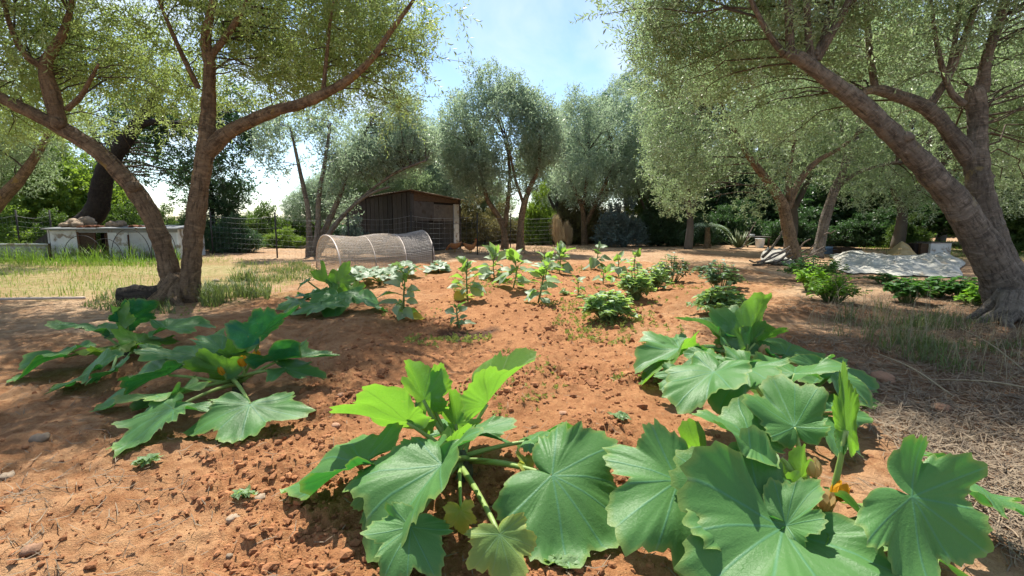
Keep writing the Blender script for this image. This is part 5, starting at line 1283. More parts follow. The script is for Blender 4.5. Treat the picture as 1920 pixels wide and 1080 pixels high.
# the plant at the front, next to the straw
zucchini('big zucchini plant with huge spreading leaves and buds at the front edge of the straw', (1545, 1030), [
    ((1428, 962, -.10), (1280, 850, .02), dict(w=.95, fold=.06, nh=(.1, -.8, .8), droop=.14, lobe=.8)),
    ((1470, 985, -.14), (1292, 1100, -.32), dict(w=.95, fold=.28, nh=(-.2, -.5, .9), droop=.16, lobe=.8)),
    ((1272, 900, .02), (1140, 1000, -.12), dict(w=1.0, fold=.05, nh=(0, -.6, .9), droop=.12)),
    ((1322, 855, .18), (1228, 815, .25), dict(w=.8, fold=.4, nh=(0, .8, .6), droop=.2, mat=Yg)),
    ((1474, 985, -.14), (1534, 902, -.10), dict(w=.75, fold=.45, nh=(-.3, -.4, .8), droop=.15)),
    ((1502, 898, .02), (1500, 826, .05), dict(w=.85, fold=.6, nh=(0, .6, .8), droop=.15, mat=Yg)),
    ((1478, 930, .0), (1452, 842, .04), dict(w=.45, fold=.6, nh=(.5, .5, .6), droop=.1, mat=Yg)),
    ((1408, 832, .10), (1292, 742, .22), dict(w=1.0, fold=.5, nh=(-.1, .12, 1), droop=.24)),
    ((1490, 800, .15), (1448, 700, .30), dict(w=.85, fold=.6, nh=(-.25, .15, 1), droop=.2)),
    ((1586, 806, .0), (1578, 672, .04), dict(w=.30, fold=.85, nh=(.4, .8, .3), droop=.1, mat=Yg)),
    ((1708, 932, -.20), (1886, 1052, -.30), dict(w=1.2, fold=.10, nh=(-.1, -.9, .7), droop=.06, lobe=1.8, curl=.2, maxw=.42)),
    ((1820, 900, -.02), (1880, 925, .05), dict(w=.9, fold=.1, nh=(.1, -.2, 1))),
    ((1566, 1052, -.06), (1576, 1088, -.10), dict(w=.8, fold=.3, nh=(0, -.3, 1), mat=Yg, pet=.005)),
    ((1712, 1092, -.05), (1800, 1180, -.15), dict(w=.95, fold=.1, nh=(0, -.2, 1))),
    ((1660, 1000, -.05), (1760, 1010, .05), dict(w=.8, fold=.2, nh=(0, -.1, 1), yel=.1)),
], 5, flowers=[((1543, 952, -.06), (.1, -.2, 1), .055, 'petal_wilt'), ((1566, 935, -.02), (.5, 0, 1), .055, 'petal'), ((1527, 892, .05), (-.2, .1, 1), .055, 'petal_wilt'), ((1452, 925, -.02), (-.4, 0, 1), .05, 'petal')],
    fruits=[((1530, 1012, -.06), (1480, 1000, -.08), .024)])
# the plant behind it
zucchini('zucchini plant with a bright upright leaf, second back along the straw', (1392, 690), [
    ((1276, 655, -.12), (1172, 676, -.20), dict(w=.95, fold=.3, nh=(-.1, .0, 1), droop=.25)),
    ((1346, 628, .02), (1282, 574, .15), dict(w=1.0, fold=.3, nh=(-.1, .1, 1), droop=.3)),
    ((1400, 645, .0), (1420, 556, .12), dict(w=.95, fold=.5, nh=(.0, .8, .6), droop=.15, mat=Yg)),
    ((1382, 640, .08), (1372, 562, .20), dict(w=.8, fold=.35, nh=(.0, .3, 1), droop=.25)),
    ((1414, 642, .05), (1472, 612, .10), dict(w=.8, fold=.45, nh=(.1, .7, .7), droop=.2, mat=Yg)),
    ((1474, 662, .05), (1562, 640, .22), dict(w=.95, fold=.10, nh=(0, -.2, 1), droop=.2)),
    ((1546, 692, -.10), (1640, 752, -.22), dict(w=1.1, fold=.05, nh=(.2, -.3, 1), droop=.25)),
    ((1272, 664, .05), (1206, 708, -.02), dict(w=.8, fold=.4, nh=(-.2, .5, .8), droop=.2, mat=Yg)),
    ((1265, 700, .0), (1238, 738, -.06), dict(w=.9, fold=.1, nh=(0, -.2, 1))),
    ((1338, 655, .22), (1292, 664, .24), dict(w=.9, fold=.1, nh=(0, -.3, 1))),
    ((1448, 668, .0), (1490, 700, -.05), dict(w=.9, fold=.3, nh=(.1, -.1, 1), droop=.2)),
], 7, flowers=[((1430, 668, 0), (.2, 0, 1), .08, 'petal_wilt'), ((1352, 662, 0), (-.3, 0, 1), .07, 'petal_wilt')], crown_h=.08)
zucchini('zucchini plant crowded between the big front one and the one with the bright upright leaf', (1462, 810), [
    ((1338, 694, -.05), (1262, 748, -.20), dict(w=.9, fold=.28, nh=(-.2, .05, 1), droop=.3)),
    ((1402, 690, .0), (1350, 738, -.15), dict(w=.9, fold=.4, nh=(.1, .0, 1), droop=.25, lobe=1.6)),
    ((1330, 672, .12), (1278, 690, .10), dict(w=.9, fold=.2, nh=(-.1, -.1, 1), droop=.2)),
    ((1570, 778, -.05), (1500, 708, .05), dict(w=.85, fold=.4, nh=(.25, .15, 1), droop=.2, lobe=1.6)),
    ((1560, 700, .10), (1640, 742, .0), dict(w=1.0, fold=.1, nh=(.2, -.3, 1), droop=.2)),
    ((1490, 700, .10), (1540, 668, .25), dict(w=.95, fold=.3, nh=(.1, .1, 1), droop=.2)),
    ((1450, 740, .0), (1440, 690, .10), dict(w=.85, fold=.45, nh=(0, .6, .7), mat=Yg)),
    ((1548, 800, -.05), (1622, 846, -.15), dict(w=.9, fold=.08, nh=(0, -.2, 1), droop=.12)),
    ((1478, 752, .0), (1512, 720, .08), dict(w=.8, fold=.4, nh=(.2, .5, .8), mat=Yg)),
], 9)
# the two plants near the twin-trunk olive
zucchini('zucchini plant with orange flowers, nearer of the two by the twin-trunk olive', (443, 738), [
    ((469, 758, -.25), (448, 826, -.42), dict(w=1.18, fold=.04, nh=(.05, -.45, 1), droop=.12)),
    ((325, 770, -.25), (206, 846, -.45), dict(w=.88, fold=.12, nh=(-.1, -.3, 1), droop=.12)),
    ((316, 702, -.10), (176, 752, -.25), dict(w=.85, fold=.30, nh=(-.2, .05, 1), droop=.16)),
    ((424, 698, -.05), (338, 682, -.05), dict(w=.75, fold=.4, nh=(-.1, .8, .6), droop=.2, mat=Yg)),
    ((415, 656, .05), (384, 616, .15), dict(w=1.1, fold=.3, nh=(-.1, .2, 1), droop=.3)),
    ((432, 668, .05), (478, 644, .10), dict(w=.8, fold=.4, nh=(.1, .7, .7), droop=.2, mat=Yg)),
    ((486, 630, .02), (562, 562, .15), dict(w=.72, fold=.5, nh=(-.3, .45, .85), droop=.18)),
    ((520, 676, .0), (640, 642, .10), dict(w=.75, fold=.40, nh=(-.1, .35, 1), droop=.22)),
    ((536, 692, .05), (616, 702, .02), dict(w=.85, fold=.15, nh=(0, -.1, 1), droop=.15)),
    ((368, 668, .15), (305, 640, .30), dict(w=.9, fold=.2, nh=(-.1, -.1, 1), droop=.2)),
    ((330, 740, -.05), (258, 752, -.12), dict(w=.7, fold=.3, nh=(0, .1, 1), droop=.2, yel=.1)),
], 11, flowers=[((478, 676, 0), (.3, 0, 1), .06, 'petal'), ((456, 686, -.05), (0, -.1, 1), .06, 'petal'), ((421, 702, -.05), (-.4, 0, 1), .055, 'petal')])
zucchini('zucchini plant without flowers, farther of the two by the twin-trunk olive', (237, 662), [
    ((119, 666, -.15), (6, 704, -.35), dict(w=.85, fold=.25, nh=(-.2, -.1, 1), droop=.18)),
    ((176, 690, -.35), (100, 724, -.50), dict(w=1.1, fold=.15, nh=(-.1, -.2, 1), droop=.18)),
    ((212, 692, -.45), (180, 712, -.60), dict(w=.8, fold=.15, nh=(.0, -.3, 1), droop=.1)),
    ((192, 624, .0), (112, 598, .05), dict(w=.9, fold=.25, nh=(-.1, .2, 1), droop=.2)),
    ((228, 614, .0), (214, 576, .08), dict(w=1.25, fold=.35, nh=(0, .8, .6), droop=.2, mat=Yg)),
    ((238, 600, .05), (292, 562, .15), dict(w=.75, fold=.35, nh=(.0, .7, .7), droop=.15)),
    ((312, 616, .05), (396, 596, .20), dict(w=.95, fold=.12, nh=(.05, -.1, 1), droop=.2)),
    ((202, 654, .05), (144, 656, .02), dict(w=.6, fold=.3, nh=(0, .3, 1), droop=.2, mat=Yg, yel=.2)),
    ((262, 640, .1), (312, 622, .2), dict(w=.7, fold=.4, nh=(0, .7, .6), droop=.2, mat=Yg)),
    ((275, 655, -.15), (330, 668, -.2), dict(w=.8, fold=.2, nh=(.1, -.1, 1), droop=.2)),
], 13, fruits=[((252, 660, -.05), (296, 650, -.05), .032)])
zucchini('zucchini plant growing in front of the net tunnel', (640, 578), [
    ((634, 552, -.25), (622, 592, -.50), dict(w=1.15, fold=.1, nh=(0, -.5, 1), droop=.2, nt=75)),
    ((602, 573, -.2), (578, 600, -.4), dict(w=1.0, fold=.1, nh=(-.1, -.3, 1), nt=75)),
    ((682, 560, -.05), (738, 578, -.25), dict(w=.75, fold=.2, nh=(.1, -.1, 1), droop=.2, nt=75)),
    ((636, 527, .0), (652, 492, .1), dict(w=.9, fold=.4, nh=(.1, .7, .7), mat=Yg, nt=75)),
    ((616, 530, .0), (578, 506, .1), dict(w=.9, fold=.35, nh=(-.1, .7, .7), mat=Yg, nt=75)),
    ((578, 528, .0), (556, 538, -.1), dict(w=1.0, fold=.2, nh=(-.2, -.1, 1), droop=.2, nt=75)),
    ((568, 560, -.1), (540, 586, -.3), dict(w=.9, fold=.1, nh=(-.2, -.2, 1), nt=75)),
    ((624, 556, -.1), (628, 528, -.05), dict(w=.7, fold=.4, nh=(0, .6, .7), mat=Yg, nt=75)),
    ((664, 545, .0), (668, 522, .1), dict(w=.9, fold=.3, nh=(0, .3, 1), mat=Yg, nt=75)),
    ((590, 552, .0), (560, 545, .1), dict(w=.9, fold=.2, nh=(0, -.1, 1), nt=75)),
], 17, pet=.011)
# pale mottled squash in a row in front of the net tunnel
def squash_clump(px, py, n, rad, label, seed, hgt=.22):
    g = on_ground(px, py); g = np.array([g[0], g[1], hz(g)]); r_ = np.random.default_rng(seed)
    root = thing('squash_plant', label, 'squash plant', g, 'pale squash plants by the net tunnel')
    C = g + [0, 0, .05]; MB().tube([g - [0, 0, .03], C], [.025, .015], 7).build('stem', M['stem_dark'], root)
    for k in range(n):
        az = k * 2.4 + r_.uniform(-.3, .3); rr = rad * math.sqrt((k + .5) / n)
        J = C + np.array([math.cos(az) * rr * .75, math.sin(az) * rr * .75, hgt * (1 - .75 * rr / rad) + r_.uniform(-.02, .05)])
        d = np.array([math.cos(az + r_.uniform(-.6, .6)), math.sin(az + r_.uniform(-.6, .6)), -.25]) * r_.uniform(.13, .19)
        add_leaf(root, C, J, J + d, w=1.05, fold=.15, nh=(0, -.25, 1), droop=.15, seed=seed * 40 + k, mat='zuc_pale', nt=61, nr=6, pet=.007, yel=-1)
squash_clump(668, 528, 13, .42, 'pale mottled squash between the zucchini and the net tunnel', 31)
squash_clump(712, 534, 13, .40, 'silvery squash in the middle of the row by the net tunnel', 32)
squash_clump(752, 520, 13, .40, 'silvery squash next to the tall aubergine by the net tunnel', 33)
squash_clump(822, 511, 9, .20, 'small round squash at the open end of the net tunnel', 34, .14)

# ------------------------------------------------------------------ aubergines, peppers and potatoes in the bed
M['egg'] = leafmat('aubergine_leaf', (.095, .190, .060), (.200, .310, .105), (.30, .38, .25), (.34, .58, .07), .42, .5, .3)
M['egg_dark'] = leafmat('dark_aubergine_leaf', (.055, .130, .050), (.100, .190, .075), (.18, .25, .14), (.22, .42, .06), .36, .5, .3)
M['yellowing'] = leafmat('yellowing_leaf', (.50, .42, .04), (.56, .50, .08), (.50, .42, .06), (.60, .50, .04), .35, .6, .2)
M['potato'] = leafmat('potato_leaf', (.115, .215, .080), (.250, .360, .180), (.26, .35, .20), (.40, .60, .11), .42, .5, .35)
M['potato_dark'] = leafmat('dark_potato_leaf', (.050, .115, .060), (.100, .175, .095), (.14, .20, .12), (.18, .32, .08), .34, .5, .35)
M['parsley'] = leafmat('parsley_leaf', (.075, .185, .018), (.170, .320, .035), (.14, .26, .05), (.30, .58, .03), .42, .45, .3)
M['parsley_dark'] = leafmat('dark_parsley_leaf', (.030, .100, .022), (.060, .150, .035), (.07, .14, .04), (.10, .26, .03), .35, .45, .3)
M['weedling'] = leafmat('weed_seedling', (.16, .22, .05), (.32, .32, .08), (.20, .24, .08), (.30, .36, .06), .35, .6, .2)
M['greenstem'] = plainmat('green_stem', (.14, .20, .06), (.10, .14, .05), 9, .6, .1, 30)
def ovate(J, T, w, nh, droop=.2, wave=.05, seed=0):
    """a simple pointed-oval leaf: 7 x 5 points, folded a little along the midrib"""
    J = np.asarray(J, float); T = np.asarray(T, float); ax = T - J; L = np.linalg.norm(ax); ax = ax / L
    n = np.asarray(nh, float); n = n - ax * (n @ ax); n /= np.linalg.norm(n) + 1e-9; e = np.cross(ax, n); V = []
    for v, hw in ((0, .03), (.15, .30), (.35, .44), (.58, .40), (.80, .24), (1.0, .015)):
        for u in (-1, -.5, 0, .5, 1):
            x = u * hw * w; z = -droop * v * v + abs(x) * .35 + wave * math.sin(v * 9 + u * 3 + seed) * abs(u)
            V.append(J + (ax * v + e * x + n * z) * L)
    Q = [[5 * i + j, 5 * i + j + 1, 5 * i + 6 + j, 5 * i + 5 + j] for i in range(5) for j in range(4)]
    return np.array(V), [q[::-1] for q in Q]
def stem_plant(px, py, top, label, n=11, ln=.20, w=.95, mat='egg', yellow=0, name='aubergine_plant', cat='aubergine plant', group='aubergine plants', seed=0, lean=0.0, narrow_top=True, spread=.8):
    g = on_ground(px, py); g = np.array([g[0], g[1], hz(g)]); h = max(.08, A(px, top, g[1])[2] - g[2]); r_ = np.random.default_rng(seed + 500)
    root = thing(name, label, cat, g, group)
    lean = r_.normal() * .12 * h; tip = g + [lean, r_.normal() * .1 * h, h * .9]; mid = (g + tip) / 2 + [r_.normal() * .06 * h, 0, 0]
    P, rr = spline(np.array([g - [0, 0, .03], mid, tip]), np.array([.011, .009, .005]) * (.6 + h), 5)
    MB().tube(P, rr, 6).build('stem', M['greenstem'], root)
    for k in range(n):
        t = .18 + .82 * (k + .5) / n; b = P[int(t * (len(P) - 1))]
        az = k * 2.4 + r_.uniform(-.9, .9); el = r_.uniform(-.55, .45) + (.85 if t > .6 and narrow_top else .1)
        l = ln * r_.uniform(.45, 1.25) * (.75 + .4 * math.sin(math.pi * min(t, .95)))
        d = np.array([math.cos(az) * math.cos(el), math.sin(az) * math.cos(el), math.sin(el)])
        J = b + d * l * .35 * spread; T = J + d * l + [0, 0, -.12 * l]
        mm = mat if k >= yellow else 'yellowing'
        V, Q = ovate(J, T, w * r_.uniform(.7, 1.1) * (.75 if t > .8 else 1), (r_.normal() * .6, -.25 + r_.normal() * .4, 1), r_.uniform(.1, .5), .05, k); V = ground_clear(V, .02)
        lf = MB().add(V, Q).build('leaf', M[mm], root)
        MB().tube([b, V[2]], [.005, .004], 4, cap=False).build('petiole', M['greenstem'], lf)
    return root
EG = [
    (757, 598, 498, 'tall aubergine with dark round lower leaves beside the pale squash', 14, .17, 'egg', 1),
    (862, 616, 566, 'small dark aubergine on the patch of darker soil', 8, .11, 'egg_dark', 0),
    (877, 563, 478, 'tall light aubergine with yellow leaves at its foot', 15, .18, 'egg', 3),
    (928, 524, 468, 'bushy aubergine before the left stem of the twin-stemmed olive', 13, .24, 'egg', 0),
    (962, 538, 468, 'leafy aubergine before the right stem of the twin-stemmed olive', 14, .23, 'egg', 0),
    (1008, 568, 486, 'open aubergine with pale drooping leaves in the middle of the bed', 14, .19, 'egg', 1),
    (1048, 512, 464, 'broad aubergine at the back of the bed, below the dry plume', 16, .26, 'egg', 0),
    (1022, 522, 474, 'aubergine tucked in front of the broad one at the back', 11, .22, 'egg', 0),
    (1112, 506, 454, 'thin stalked aubergine with two leaf tiers at the far end', 9, .24, 'egg_dark', 0),
    (1084, 556, 520, 'short pale seedling at the ridge in the middle of the bed', 7, .12, 'egg', 0),
    (1131, 534, 498, 'little pale seedling beside the thin stalked aubergine', 7, .13, 'egg', 0),
    (1160, 518, 478, 'small aubergine, first of the far pair by the potato row', 10, .17, 'egg', 0),
    (1188, 506, 468, 'small aubergine, second of the far pair by the potato row', 10, .17, 'egg', 0),
]
for k, (x, y, tp, lb, n, ln, mt, ye) in enumerate(EG): stem_plant(x, y, tp, lb, int(n * 1.9), ln * .98, .95, mt, ye, seed=k)
def herb_clump(px, py, wpx, hpx, label, mat, n, ln, name, cat, group, seed=0, lw=.6, dome=.75):
    """a leafy low plant: many stalks, each with a few leaflets, domed"""
    g = on_ground(px, py); g = np.array([g[0], g[1], hz(g)]); k = g[1] / FPX; rx = wpx * k / 2; h = hpx * k; r_ = np.random.default_rng(seed + 900)
    root = thing(name, label, cat, g, group); st = MB(); lv = MB()
    for i in range(n):
        az = r_.random() * 6.283; q = math.sqrt(r_.random()); tip = g + [math.cos(az) * rx * q, math.sin(az) * rx * q, h * (1 - .55 * dome * q * q) * r_.uniform(.6, 1.05)]
        if r_.random() < .16: tip = g + (tip - g) * [1.4, 1.4, r_.uniform(.5, 1.25)]
        b = g + [math.cos(az) * rx * q * .3, math.sin(az) * rx * q * .3, 0]
        mid = (b + tip) / 2 + [0, 0, h * .12]; st.tube([b, mid, tip], [.006, .004, .003], 4, cap=False)
        rv = r_.random()
        for s in range(6):
            a2 = az + (s - 2.5) * .75 + r_.normal() * .3; t = .45 + .55 * s / 5 if s < 5 else 1
            J = b + (tip - b) * t + [0, 0, h * .1 * (1 - t)]; d = np.array([math.cos(a2), math.sin(a2), r_.uniform(-.35, .35)]) * ln * r_.uniform(.7, 1.2)
            e = np.cross(d, [0, 0, 1.]); e = e / (np.linalg.norm(e) + 1e-9) * ln * lw / 2; up = np.array([0, 0, .12 * ln])
            V = np.array([J, J + d * .35 + e + up, J + d * .7 + e * .75 + up * .5, J + d - up, J + d * .7 - e * .75 + up * .5, J + d * .35 - e + up, J + d * .5 - up * .3])
            lv.add(V, None, [[0, 1, 6], [1, 2, 6], [2, 3, 6], [3, 4, 6], [4, 5, 6], [5, 0, 6]][::1], np.clip(rv * .7 + r_.random() * .3, 0, 1))
    lv_V = np.vstack(lv.V); ground_clear(lv_V, .01); lv.V = [lv_V]
    o = lv.build('leaves', M[mat], root, smooth=False); o['kind'] = 'stuff'
    o = st.build('stalks', M['greenstem'], root); o['kind'] = 'stuff'
    return root
PG = 'potato plants'
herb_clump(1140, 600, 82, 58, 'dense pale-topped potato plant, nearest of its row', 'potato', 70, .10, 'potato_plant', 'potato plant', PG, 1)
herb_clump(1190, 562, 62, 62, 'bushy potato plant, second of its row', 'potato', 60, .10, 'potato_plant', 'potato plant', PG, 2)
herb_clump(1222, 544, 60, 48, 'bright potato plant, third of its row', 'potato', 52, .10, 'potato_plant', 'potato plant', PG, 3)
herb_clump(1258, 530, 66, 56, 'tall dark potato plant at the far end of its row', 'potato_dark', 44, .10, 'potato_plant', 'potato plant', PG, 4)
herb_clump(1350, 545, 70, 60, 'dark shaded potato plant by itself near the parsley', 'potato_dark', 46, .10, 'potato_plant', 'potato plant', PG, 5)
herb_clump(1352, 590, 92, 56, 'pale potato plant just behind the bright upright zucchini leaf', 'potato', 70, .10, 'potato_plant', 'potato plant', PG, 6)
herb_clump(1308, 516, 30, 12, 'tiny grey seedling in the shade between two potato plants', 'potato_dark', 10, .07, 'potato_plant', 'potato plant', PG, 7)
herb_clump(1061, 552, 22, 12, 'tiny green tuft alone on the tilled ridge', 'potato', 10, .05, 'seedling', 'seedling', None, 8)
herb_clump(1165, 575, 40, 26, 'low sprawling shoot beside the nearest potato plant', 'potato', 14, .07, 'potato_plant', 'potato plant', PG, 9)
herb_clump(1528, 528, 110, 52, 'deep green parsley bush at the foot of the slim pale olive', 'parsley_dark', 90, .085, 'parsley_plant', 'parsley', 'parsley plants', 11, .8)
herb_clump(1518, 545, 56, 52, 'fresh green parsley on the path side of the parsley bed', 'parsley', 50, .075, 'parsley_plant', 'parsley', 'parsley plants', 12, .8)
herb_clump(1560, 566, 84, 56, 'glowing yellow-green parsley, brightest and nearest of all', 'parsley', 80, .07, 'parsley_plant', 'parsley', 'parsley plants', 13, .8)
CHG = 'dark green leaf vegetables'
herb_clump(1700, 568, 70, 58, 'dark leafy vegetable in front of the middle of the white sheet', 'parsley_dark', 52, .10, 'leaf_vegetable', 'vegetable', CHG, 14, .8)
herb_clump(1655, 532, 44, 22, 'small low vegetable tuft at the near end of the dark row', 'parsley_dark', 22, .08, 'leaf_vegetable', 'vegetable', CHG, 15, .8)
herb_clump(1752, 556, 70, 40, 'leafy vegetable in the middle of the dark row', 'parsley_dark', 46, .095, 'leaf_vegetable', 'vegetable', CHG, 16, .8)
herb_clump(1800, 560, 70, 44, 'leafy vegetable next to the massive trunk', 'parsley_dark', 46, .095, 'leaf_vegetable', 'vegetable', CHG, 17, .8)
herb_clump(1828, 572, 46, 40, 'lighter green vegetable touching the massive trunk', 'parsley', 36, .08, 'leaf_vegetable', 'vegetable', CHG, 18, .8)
herb_clump(1062, 1060 - 2, 0 + 26, 12, 'tiny seedling between the two front zucchini plants', 'potato', 7, .03, 'seedling', 'seedling', None, 19)
for k, (x, y, lb) in enumerate([(1040, 1058, 'tiny weed below the yellow-edged zucchini leaf'), (460, 936, 'tiny weed on bare soil left of the front zucchini'), (276, 868, 'tiny dark weed below the front leaf of the flowering zucchini'), (1160, 790, 'pale weed on the lit soil between the zucchini plants')]):
    herb_clump(x, y, 26, 14, lb, 'potato', 8, .035, 'weed', 'weed', 'little weeds in the bed', 30 + k)

# ------------------------------------------------------------------ stones, clods, straw, grass and weeds
def stone(px, py, wpx, label, mat, seed, sq=.6):
    p = on_ground(px, py); r = wpx * p[1] / FPX / 2; z = float(height(np.array([p[0]]), np.array([p[1]]))[0])
    o = lump((p[0], p[1], z + r * .25), r, 'stone', mat, None, (p[0], p[1], z), seed, sq, 10); return tag(o, label, 'stone', 'loose stones on the soil')
for k, (x, y, w, lb, mt) in enumerate([(75, 826, 30, 'flat pale stone on the shaded soil left of the zucchini leaf tip', 'stone'), (1656, 714, 40, 'reddish flat stone beside the dark zucchini leaf', 'stone_red'), (1766, 770, 34, 'rounded stone in the middle of the straw', 'stone_red'),
        (1056, 774, 18, 'small round stone on the lit soil behind the front zucchini', 'stone_red'), (487, 936, 22, 'cream stone on the bare soil, farther of two', 'stone'), (436, 978, 26, 'cream stone on the bare soil, nearer of two', 'stone'), (630, 800, 18, 'small stone behind the folded zucchini leaf', 'stone_red'),
        (430, 1040, 14, 'whitish chip at the very front of the soil', 'stone'), (10, 890, 26, 'grey stone at the edge of the shaded soil', 'stone'), (1665, 1005, 22, 'small stone under the big spreading zucchini leaf', 'stone_red'), (60, 1040, 34, 'earth-stained stone in the front corner of the soil', 'stone_red'),
        (640, 745, 16, 'small pebble between the front and the flowering zucchini', 'stone_red'), (1735, 990, 16, 'pebble at the straw edge by the spreading leaf', 'stone_red'), (405, 528, 12, 'grey stone in the weeds by the twin-trunk olive', 'stone')]):
    stone(x, y, w, lb, mt, 300 + k)
def world_in(poly, n, far=None):
    lo, hi = poly.min(0), poly.max(0); out = []
    while sum(map(len, out)) < n:
        p = lo + rng.random((n * 2, 2)) * (hi - lo); out.append(p[poly_sd(p[:, 0], p[:, 1], poly) > 0])
    return np.vstack(out)[:n]
def polar_in(n, r0, r1, a0=-62, a1=62, pw=1.0):
    """points on the ground, denser near the path"""
    r = r0 * (r1 / r0) ** (rng.random(n) ** pw); a = np.radians(rng.uniform(a0, a1, n))
    return np.stack([r * np.sin(a), r * np.cos(a)], -1)
ICO_V = None
def ico():
    p = (1 + 5 ** .5) / 2
    V = np.array([(-1, p, 0), (1, p, 0), (-1, -p, 0), (1, -p, 0), (0, -1, p), (0, 1, p), (0, -1, -p), (0, 1, -p), (p, 0, -1), (p, 0, 1), (-p, 0, -1), (-p, 0, 1)], float); V /= np.linalg.norm(V[0])
    T = np.array([(0, 11, 5), (0, 5, 1), (0, 1, 7), (0, 7, 10), (0, 10, 11), (1, 5, 9), (5, 11, 4), (11, 10, 2), (10, 7, 6), (7, 1, 8), (3, 9, 4), (3, 4, 2), (3, 2, 6), (3, 6, 8), (3, 8, 9), (4, 9, 5), (2, 4, 11), (6, 2, 10), (8, 6, 7), (9, 8, 1)])
    return V, T
M['clod'] = plainmat('soil_clod', (.39, .180, .080), (.25, .105, .046), 14, .95, .6, 60)
def clods(n, r0, r1, s0, s1, zone):
    p = polar_in(n * 4, r0, r1); zz = zones(p[:, 0], p[:, 1]); p = p[rng.random(len(p)) < zz[zone] * (.25 + .75 * sstep(.4, .7, noise2(p[:, 0] * 2.3, p[:, 1] * 2.3, 21)))][:n]; n = len(p)
    V0, T0 = ico(); s = s0 * (s1 / s0) ** (rng.random(n) ** 2.2)
    V = V0[None] * (1 + rng.uniform(-.42, .30, (n, 12, 1))) * s[:, None, None] * np.stack([rng.uniform(.8, 1.3, n), rng.uniform(.8, 1.3, n), rng.uniform(.55, .9, n)], -1)[:, None, :]
    z = height(p[:, 0], p[:, 1]); V = V + np.concatenate([p, (z + s * .25)[:, None]], 1)[:, None, :]
    T = (T0[None] + 12 * np.arange(n)[:, None, None]).reshape(-1, 3)
    return V.reshape(-1, 3), T, np.repeat(rng.random(n), 12)
mb = MB()
for a in ((6500, 1.1, 9, .003, .019, 1), (4200, 1.1, 6, .003, .014, 0), (1700, 2.6, 12, .010, .034, 1)):
    V, T, k = clods(*a); mb.add(V, None, T, k)
o = mb.build('soil_clods', M['clod'], None, smooth=False); tag(o, 'crumbly red soil clods scattered over the tilled bed', 'soil', None, 'stuff')
def straws(p, l0, l1, w, mat, name, label, lift=.02):
    n = len(p); az = rng.random(n) * 6.283; l = rng.uniform(l0, l1, n); d = np.stack([np.cos(az), np.sin(az)], -1); s = np.stack([-d[:, 1], d[:, 0]], -1)
    z = height(p[:, 0], p[:, 1]) + .004; bend = rng.normal(size=n) * .25; rows = []
    for t in (-.5, 0, .5):
        c = p + d * (l * t)[:, None] + s * (bend * l * (t * t))[:, None]; zz = np.maximum(height(c[:, 0], c[:, 1]) + .004, z) + rng.random(n) * lift * (.3 + abs(t))
        ww = w * (1 if t == 0 else .6)
        rows += [np.concatenate([c - s * ww, zz[:, None]], 1), np.concatenate([c + s * ww, (zz + ww * .8)[:, None]], 1)]
    V = np.stack(rows, 1).reshape(-1, 3); b = np.arange(n)[:, None] * 6
    Q = np.concatenate([b + [0, 1, 3, 2], b + [2, 3, 5, 4]], 1).reshape(-1, 4)
    o = MB().add(V, Q, None, np.repeat(rng.random(n), 6)).build(name, M[mat], None, smooth=False); return tag(o, label, 'straw', None, 'stuff')
q = polar_in(60000, 1.6, 9, 15, 70); zz = zones(q[:, 0], q[:, 1]); q = q[rng.random(len(q)) < zz[2]][:15000]
straws(q, .04, .20, .0022, 'straw', 'straw_litter', 'dry grey-brown straw litter under the massive olive', .05)
q = polar_in(16000, 1.2, 9); zz = zones(q[:, 0], q[:, 1]); q = q[rng.random(len(q)) < (.25 + .6 * sstep(.45, .7, noise2(q[:, 0] * 1.2, q[:, 1] * 1.2, 61))) * (1 - .75 * zz[1]) * (1 - zz[3])][:7000]
straws(q, .02, .10, .0015, 'straw', 'straw_scraps', 'scattered dry straw scraps on the red soil', .02)
def specks(p, ln, mat, name, label, up=.6):
    n = len(p); z = height(p[:, 0], p[:, 1]); mb = MB(); P = np.concatenate([p, z[:, None]], 1)
    scatter_sprigs(mb, P, rng.normal(size=(n, 3)) * .5 + [0, 0, up], 6, ln, ln * .45, ln * .8, 4)
    o = mb.build(name, M[mat], None, smooth=False); return tag(o, label, 'weeds', None, 'stuff')
q = polar_in(9000, 3.0, 11, -30, 30); zz = zones(q[:, 0], q[:, 1]); q = q[(rng.random(len(q)) < zz[1]) & (noise2(q[:, 0] * 1.5, q[:, 1] * 1.5, 41) > .60)][:700]
specks(q, .035, 'weedling', 'weed_seedlings', 'scattered yellow-green weed seedlings among the aubergines')
q = polar_in(9000, 1.4, 9, -45, 45); q = q[noise2(q[:, 0] * 1.1, q[:, 1] * 1.1, 43) > .74][:260]
specks(q, .022, 'weedling', 'weed_seedlings', 'sparse tiny weed seedlings on the open soil')
M['grass'] = leafmat('meadow_grass', (.105, .190, .034), (.260, .300, .080), (.18, .24, .06), (.28, .38, .05), .36, .6, .2)
M['grass_green'] = leafmat('fresh_grass', (.080, .160, .025), (.150, .240, .040), (.12, .20, .04), (.22, .38, .03), .38, .55, .2)
M['weed'] = leafmat('weed_leaf', (.080, .125, .040), (.150, .180, .075), (.14, .17, .08), (.18, .26, .05), .32, .6, .2)
M['drystalk'] = leafmat('dry_stalk', (.30, .25, .16), (.42, .35, .23), (.32, .27, .18), (.30, .25, .12), .2, .8, .1)
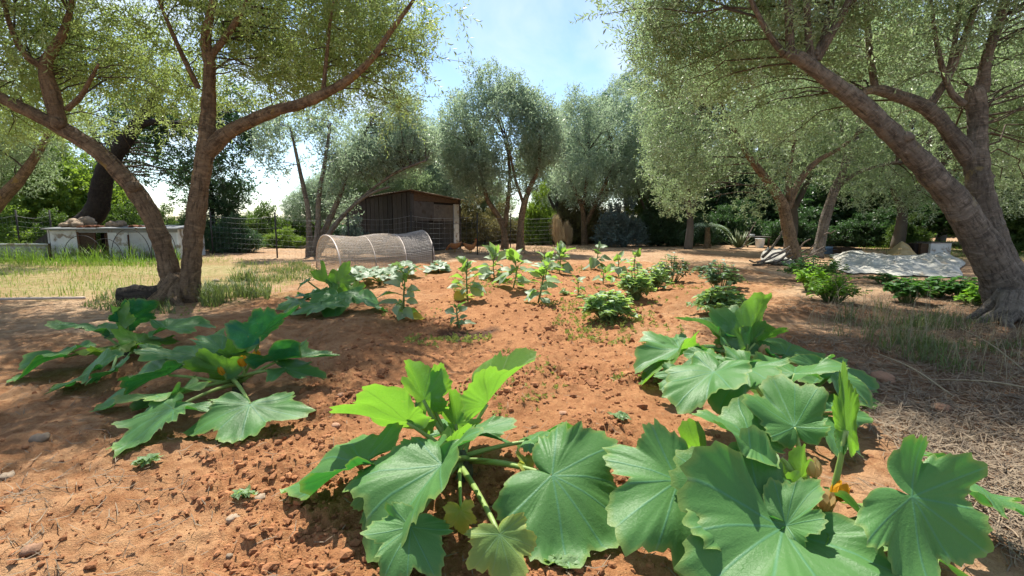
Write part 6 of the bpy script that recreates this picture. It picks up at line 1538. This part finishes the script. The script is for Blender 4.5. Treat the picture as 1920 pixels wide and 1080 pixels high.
def blades(p, h0, h1, w, mat, name, label, lean=.35, cat='grass'):
    n = len(p); az = rng.random(n) * 6.283; h = h0 + (h1 - h0) * np.clip(rng.random(n) ** 1.6 * (.35 + 1.5 * sstep(.3, .75, noise2(p[:, 0] * 2.2, p[:, 1] * 2.2, 91))), 0, 1.2); d = np.stack([np.cos(az), np.sin(az)], -1); s = np.stack([-d[:, 1], d[:, 0]], -1)
    z = height(p[:, 0], p[:, 1], fine=False) - .01; ln = lean * h * rng.uniform(.2, 1.6, n)
    r = []
    for t, ww in ((0, 1.), (.55, .8)):
        c = p + d * (ln * t * t)[:, None]; zz = (z + h * t)[:, None]
        r += [np.concatenate([c - s * w * ww, zz], 1), np.concatenate([c + s * w * ww, zz], 1)]
    c = p + d * ln[:, None]; r.append(np.concatenate([c, (z + h * rng.uniform(.75, 1, n))[:, None]], 1))
    V = np.stack(r, 1).reshape(-1, 3); b = np.arange(n)[:, None] * 5
    o = MB().add(V, (b + [0, 1, 3, 2]).reshape(-1, 4), (b + [2, 3, 4]).reshape(-1, 3), np.repeat(np.clip(noise2(p[:, 0] * 1.3, p[:, 1] * 1.3, 88) * .7 + rng.random(n) * .35, 0, 1), 5)).build(name, M[mat], None, smooth=False)
    return tag(o, label, cat, None, 'stuff')
q = world_in(Z_GRASS, 34000); q = q[noise2(q[:, 0] * .9, q[:, 1] * .9, 95) + .5 * (noise2(q[:, 0] * 4, q[:, 1] * 4, 96) - .5) > .22 + .3 * rng.random(len(q))]; blades(q, .02, .15, .0035, 'grass', 'meadow_grass', 'sunlit yellow-green meadow grass before the hen house', .5)
zone = poly_px([(90, 500), (330, 500), (345, 482), (250, 478), (100, 480), (-200, 484), (-200, 497)]); blades(world_in(zone, 7000), .10, .46, .005, 'grass_green', 'tall_grass', 'taller green grass along the foot of the hen house', .55)
zone = poly_px([(375, 575), (420, 580), (505, 568), (510, 535), (450, 515), (385, 530)]); q = world_in(zone, 7000); q = q[noise2(q[:, 0] * 2.4, q[:, 1] * 2.4, 75) + .5 * (noise2(q[:, 0] * 9, q[:, 1] * 9, 76) - .5) > .45 + .25 * rng.random(len(q))]; blades(q, .04, .26, .005, 'weed', 'leafy_weeds', 'grey-green leafy weeds beside the twin-trunk olive', .6, 'weeds')
zone = poly_px([(150, 575), (240, 590), (330, 588), (310, 555), (200, 550)]); blades(world_in(zone, 1400), .04, .15, .004, 'weed', 'leafy_weeds', 'short weeds around the rotting log', .6, 'weeds')
zone = poly_px([(420, 520), (560, 535), (600, 508), (560, 492), (440, 498)]); q = world_in(zone, 6000); q = q[noise2(q[:, 0] * 1.6, q[:, 1] * 1.6, 79) + .5 * (noise2(q[:, 0] * 7, q[:, 1] * 7, 80) - .5) > .42 + .25 * rng.random(len(q))]; blades(q, .03, .16, .004, 'weed', 'leafy_weeds', 'dull grass strip left of the net tunnel', .5, 'weeds')
blades(world_in(Z_LAWN, 9000), .04, .16, .006, 'grass_green', 'lawn_grass', 'fresh grass patch behind the white sheet', .5)
zone = poly_px([(1500, 606), (1620, 640), (1760, 690), (1900, 720), (1960, 640), (1860, 600), (1700, 580), (1560, 575)]); q = world_in(zone, 9000); q = q[noise2(q[:, 0] * 2.6, q[:, 1] * 2.6, 71) * .7 + noise2(q[:, 0] * 9, q[:, 1] * 9, 72) * .3 > .56 + .12 * rng.random(len(q))]; blades(q, .02, .20, .003, 'weed', 'leafy_weeds', 'straggly weeds in the shade before the massive trunk', .7, 'weeds')
q = world_in(zone, 420); blades(q, .15, .42, .002, 'drystalk', 'dry_stalks', 'thin dry grass stalks among the straggly weeds', .5, 'stalks')
zone = poly_px([(870, 478), (1000, 476), (1120, 470), (1120, 464), (980, 466), (860, 470)]); blades(world_in(zone, 2500), .03, .14, .006, 'drystalk', 'dry_grass', 'short dry grass under the twin-stemmed olive', .6)
for k, (a, b, h0, h1, lb) in enumerate([((1640, 650), (1790, 730), .34, .03, 'long bleached stalk lying slanted in the straw'), ((1800, 610), (1930, 700), .30, .05, 'pale dry stalk crossing in front of the massive trunk'), ((1740, 700), (1990, 745), .06, .12, 'low dry stalk reaching towards the picture edge')]):
    p, r2 = G(*a, h0 * .5), G(*b, .02); p[2] = hz(p) + h0 * .5; r2[2] = hz(r2) + h1 * .5
    o = MB().tube([p, (p + r2) / 2 + [0, 0, .03], r2], [.002, .005, .005], 5, 5).build('stalk', M['drystalk'], None, loc=r2); tag(o, lb, 'stalk', 'bleached stalks in the straw')
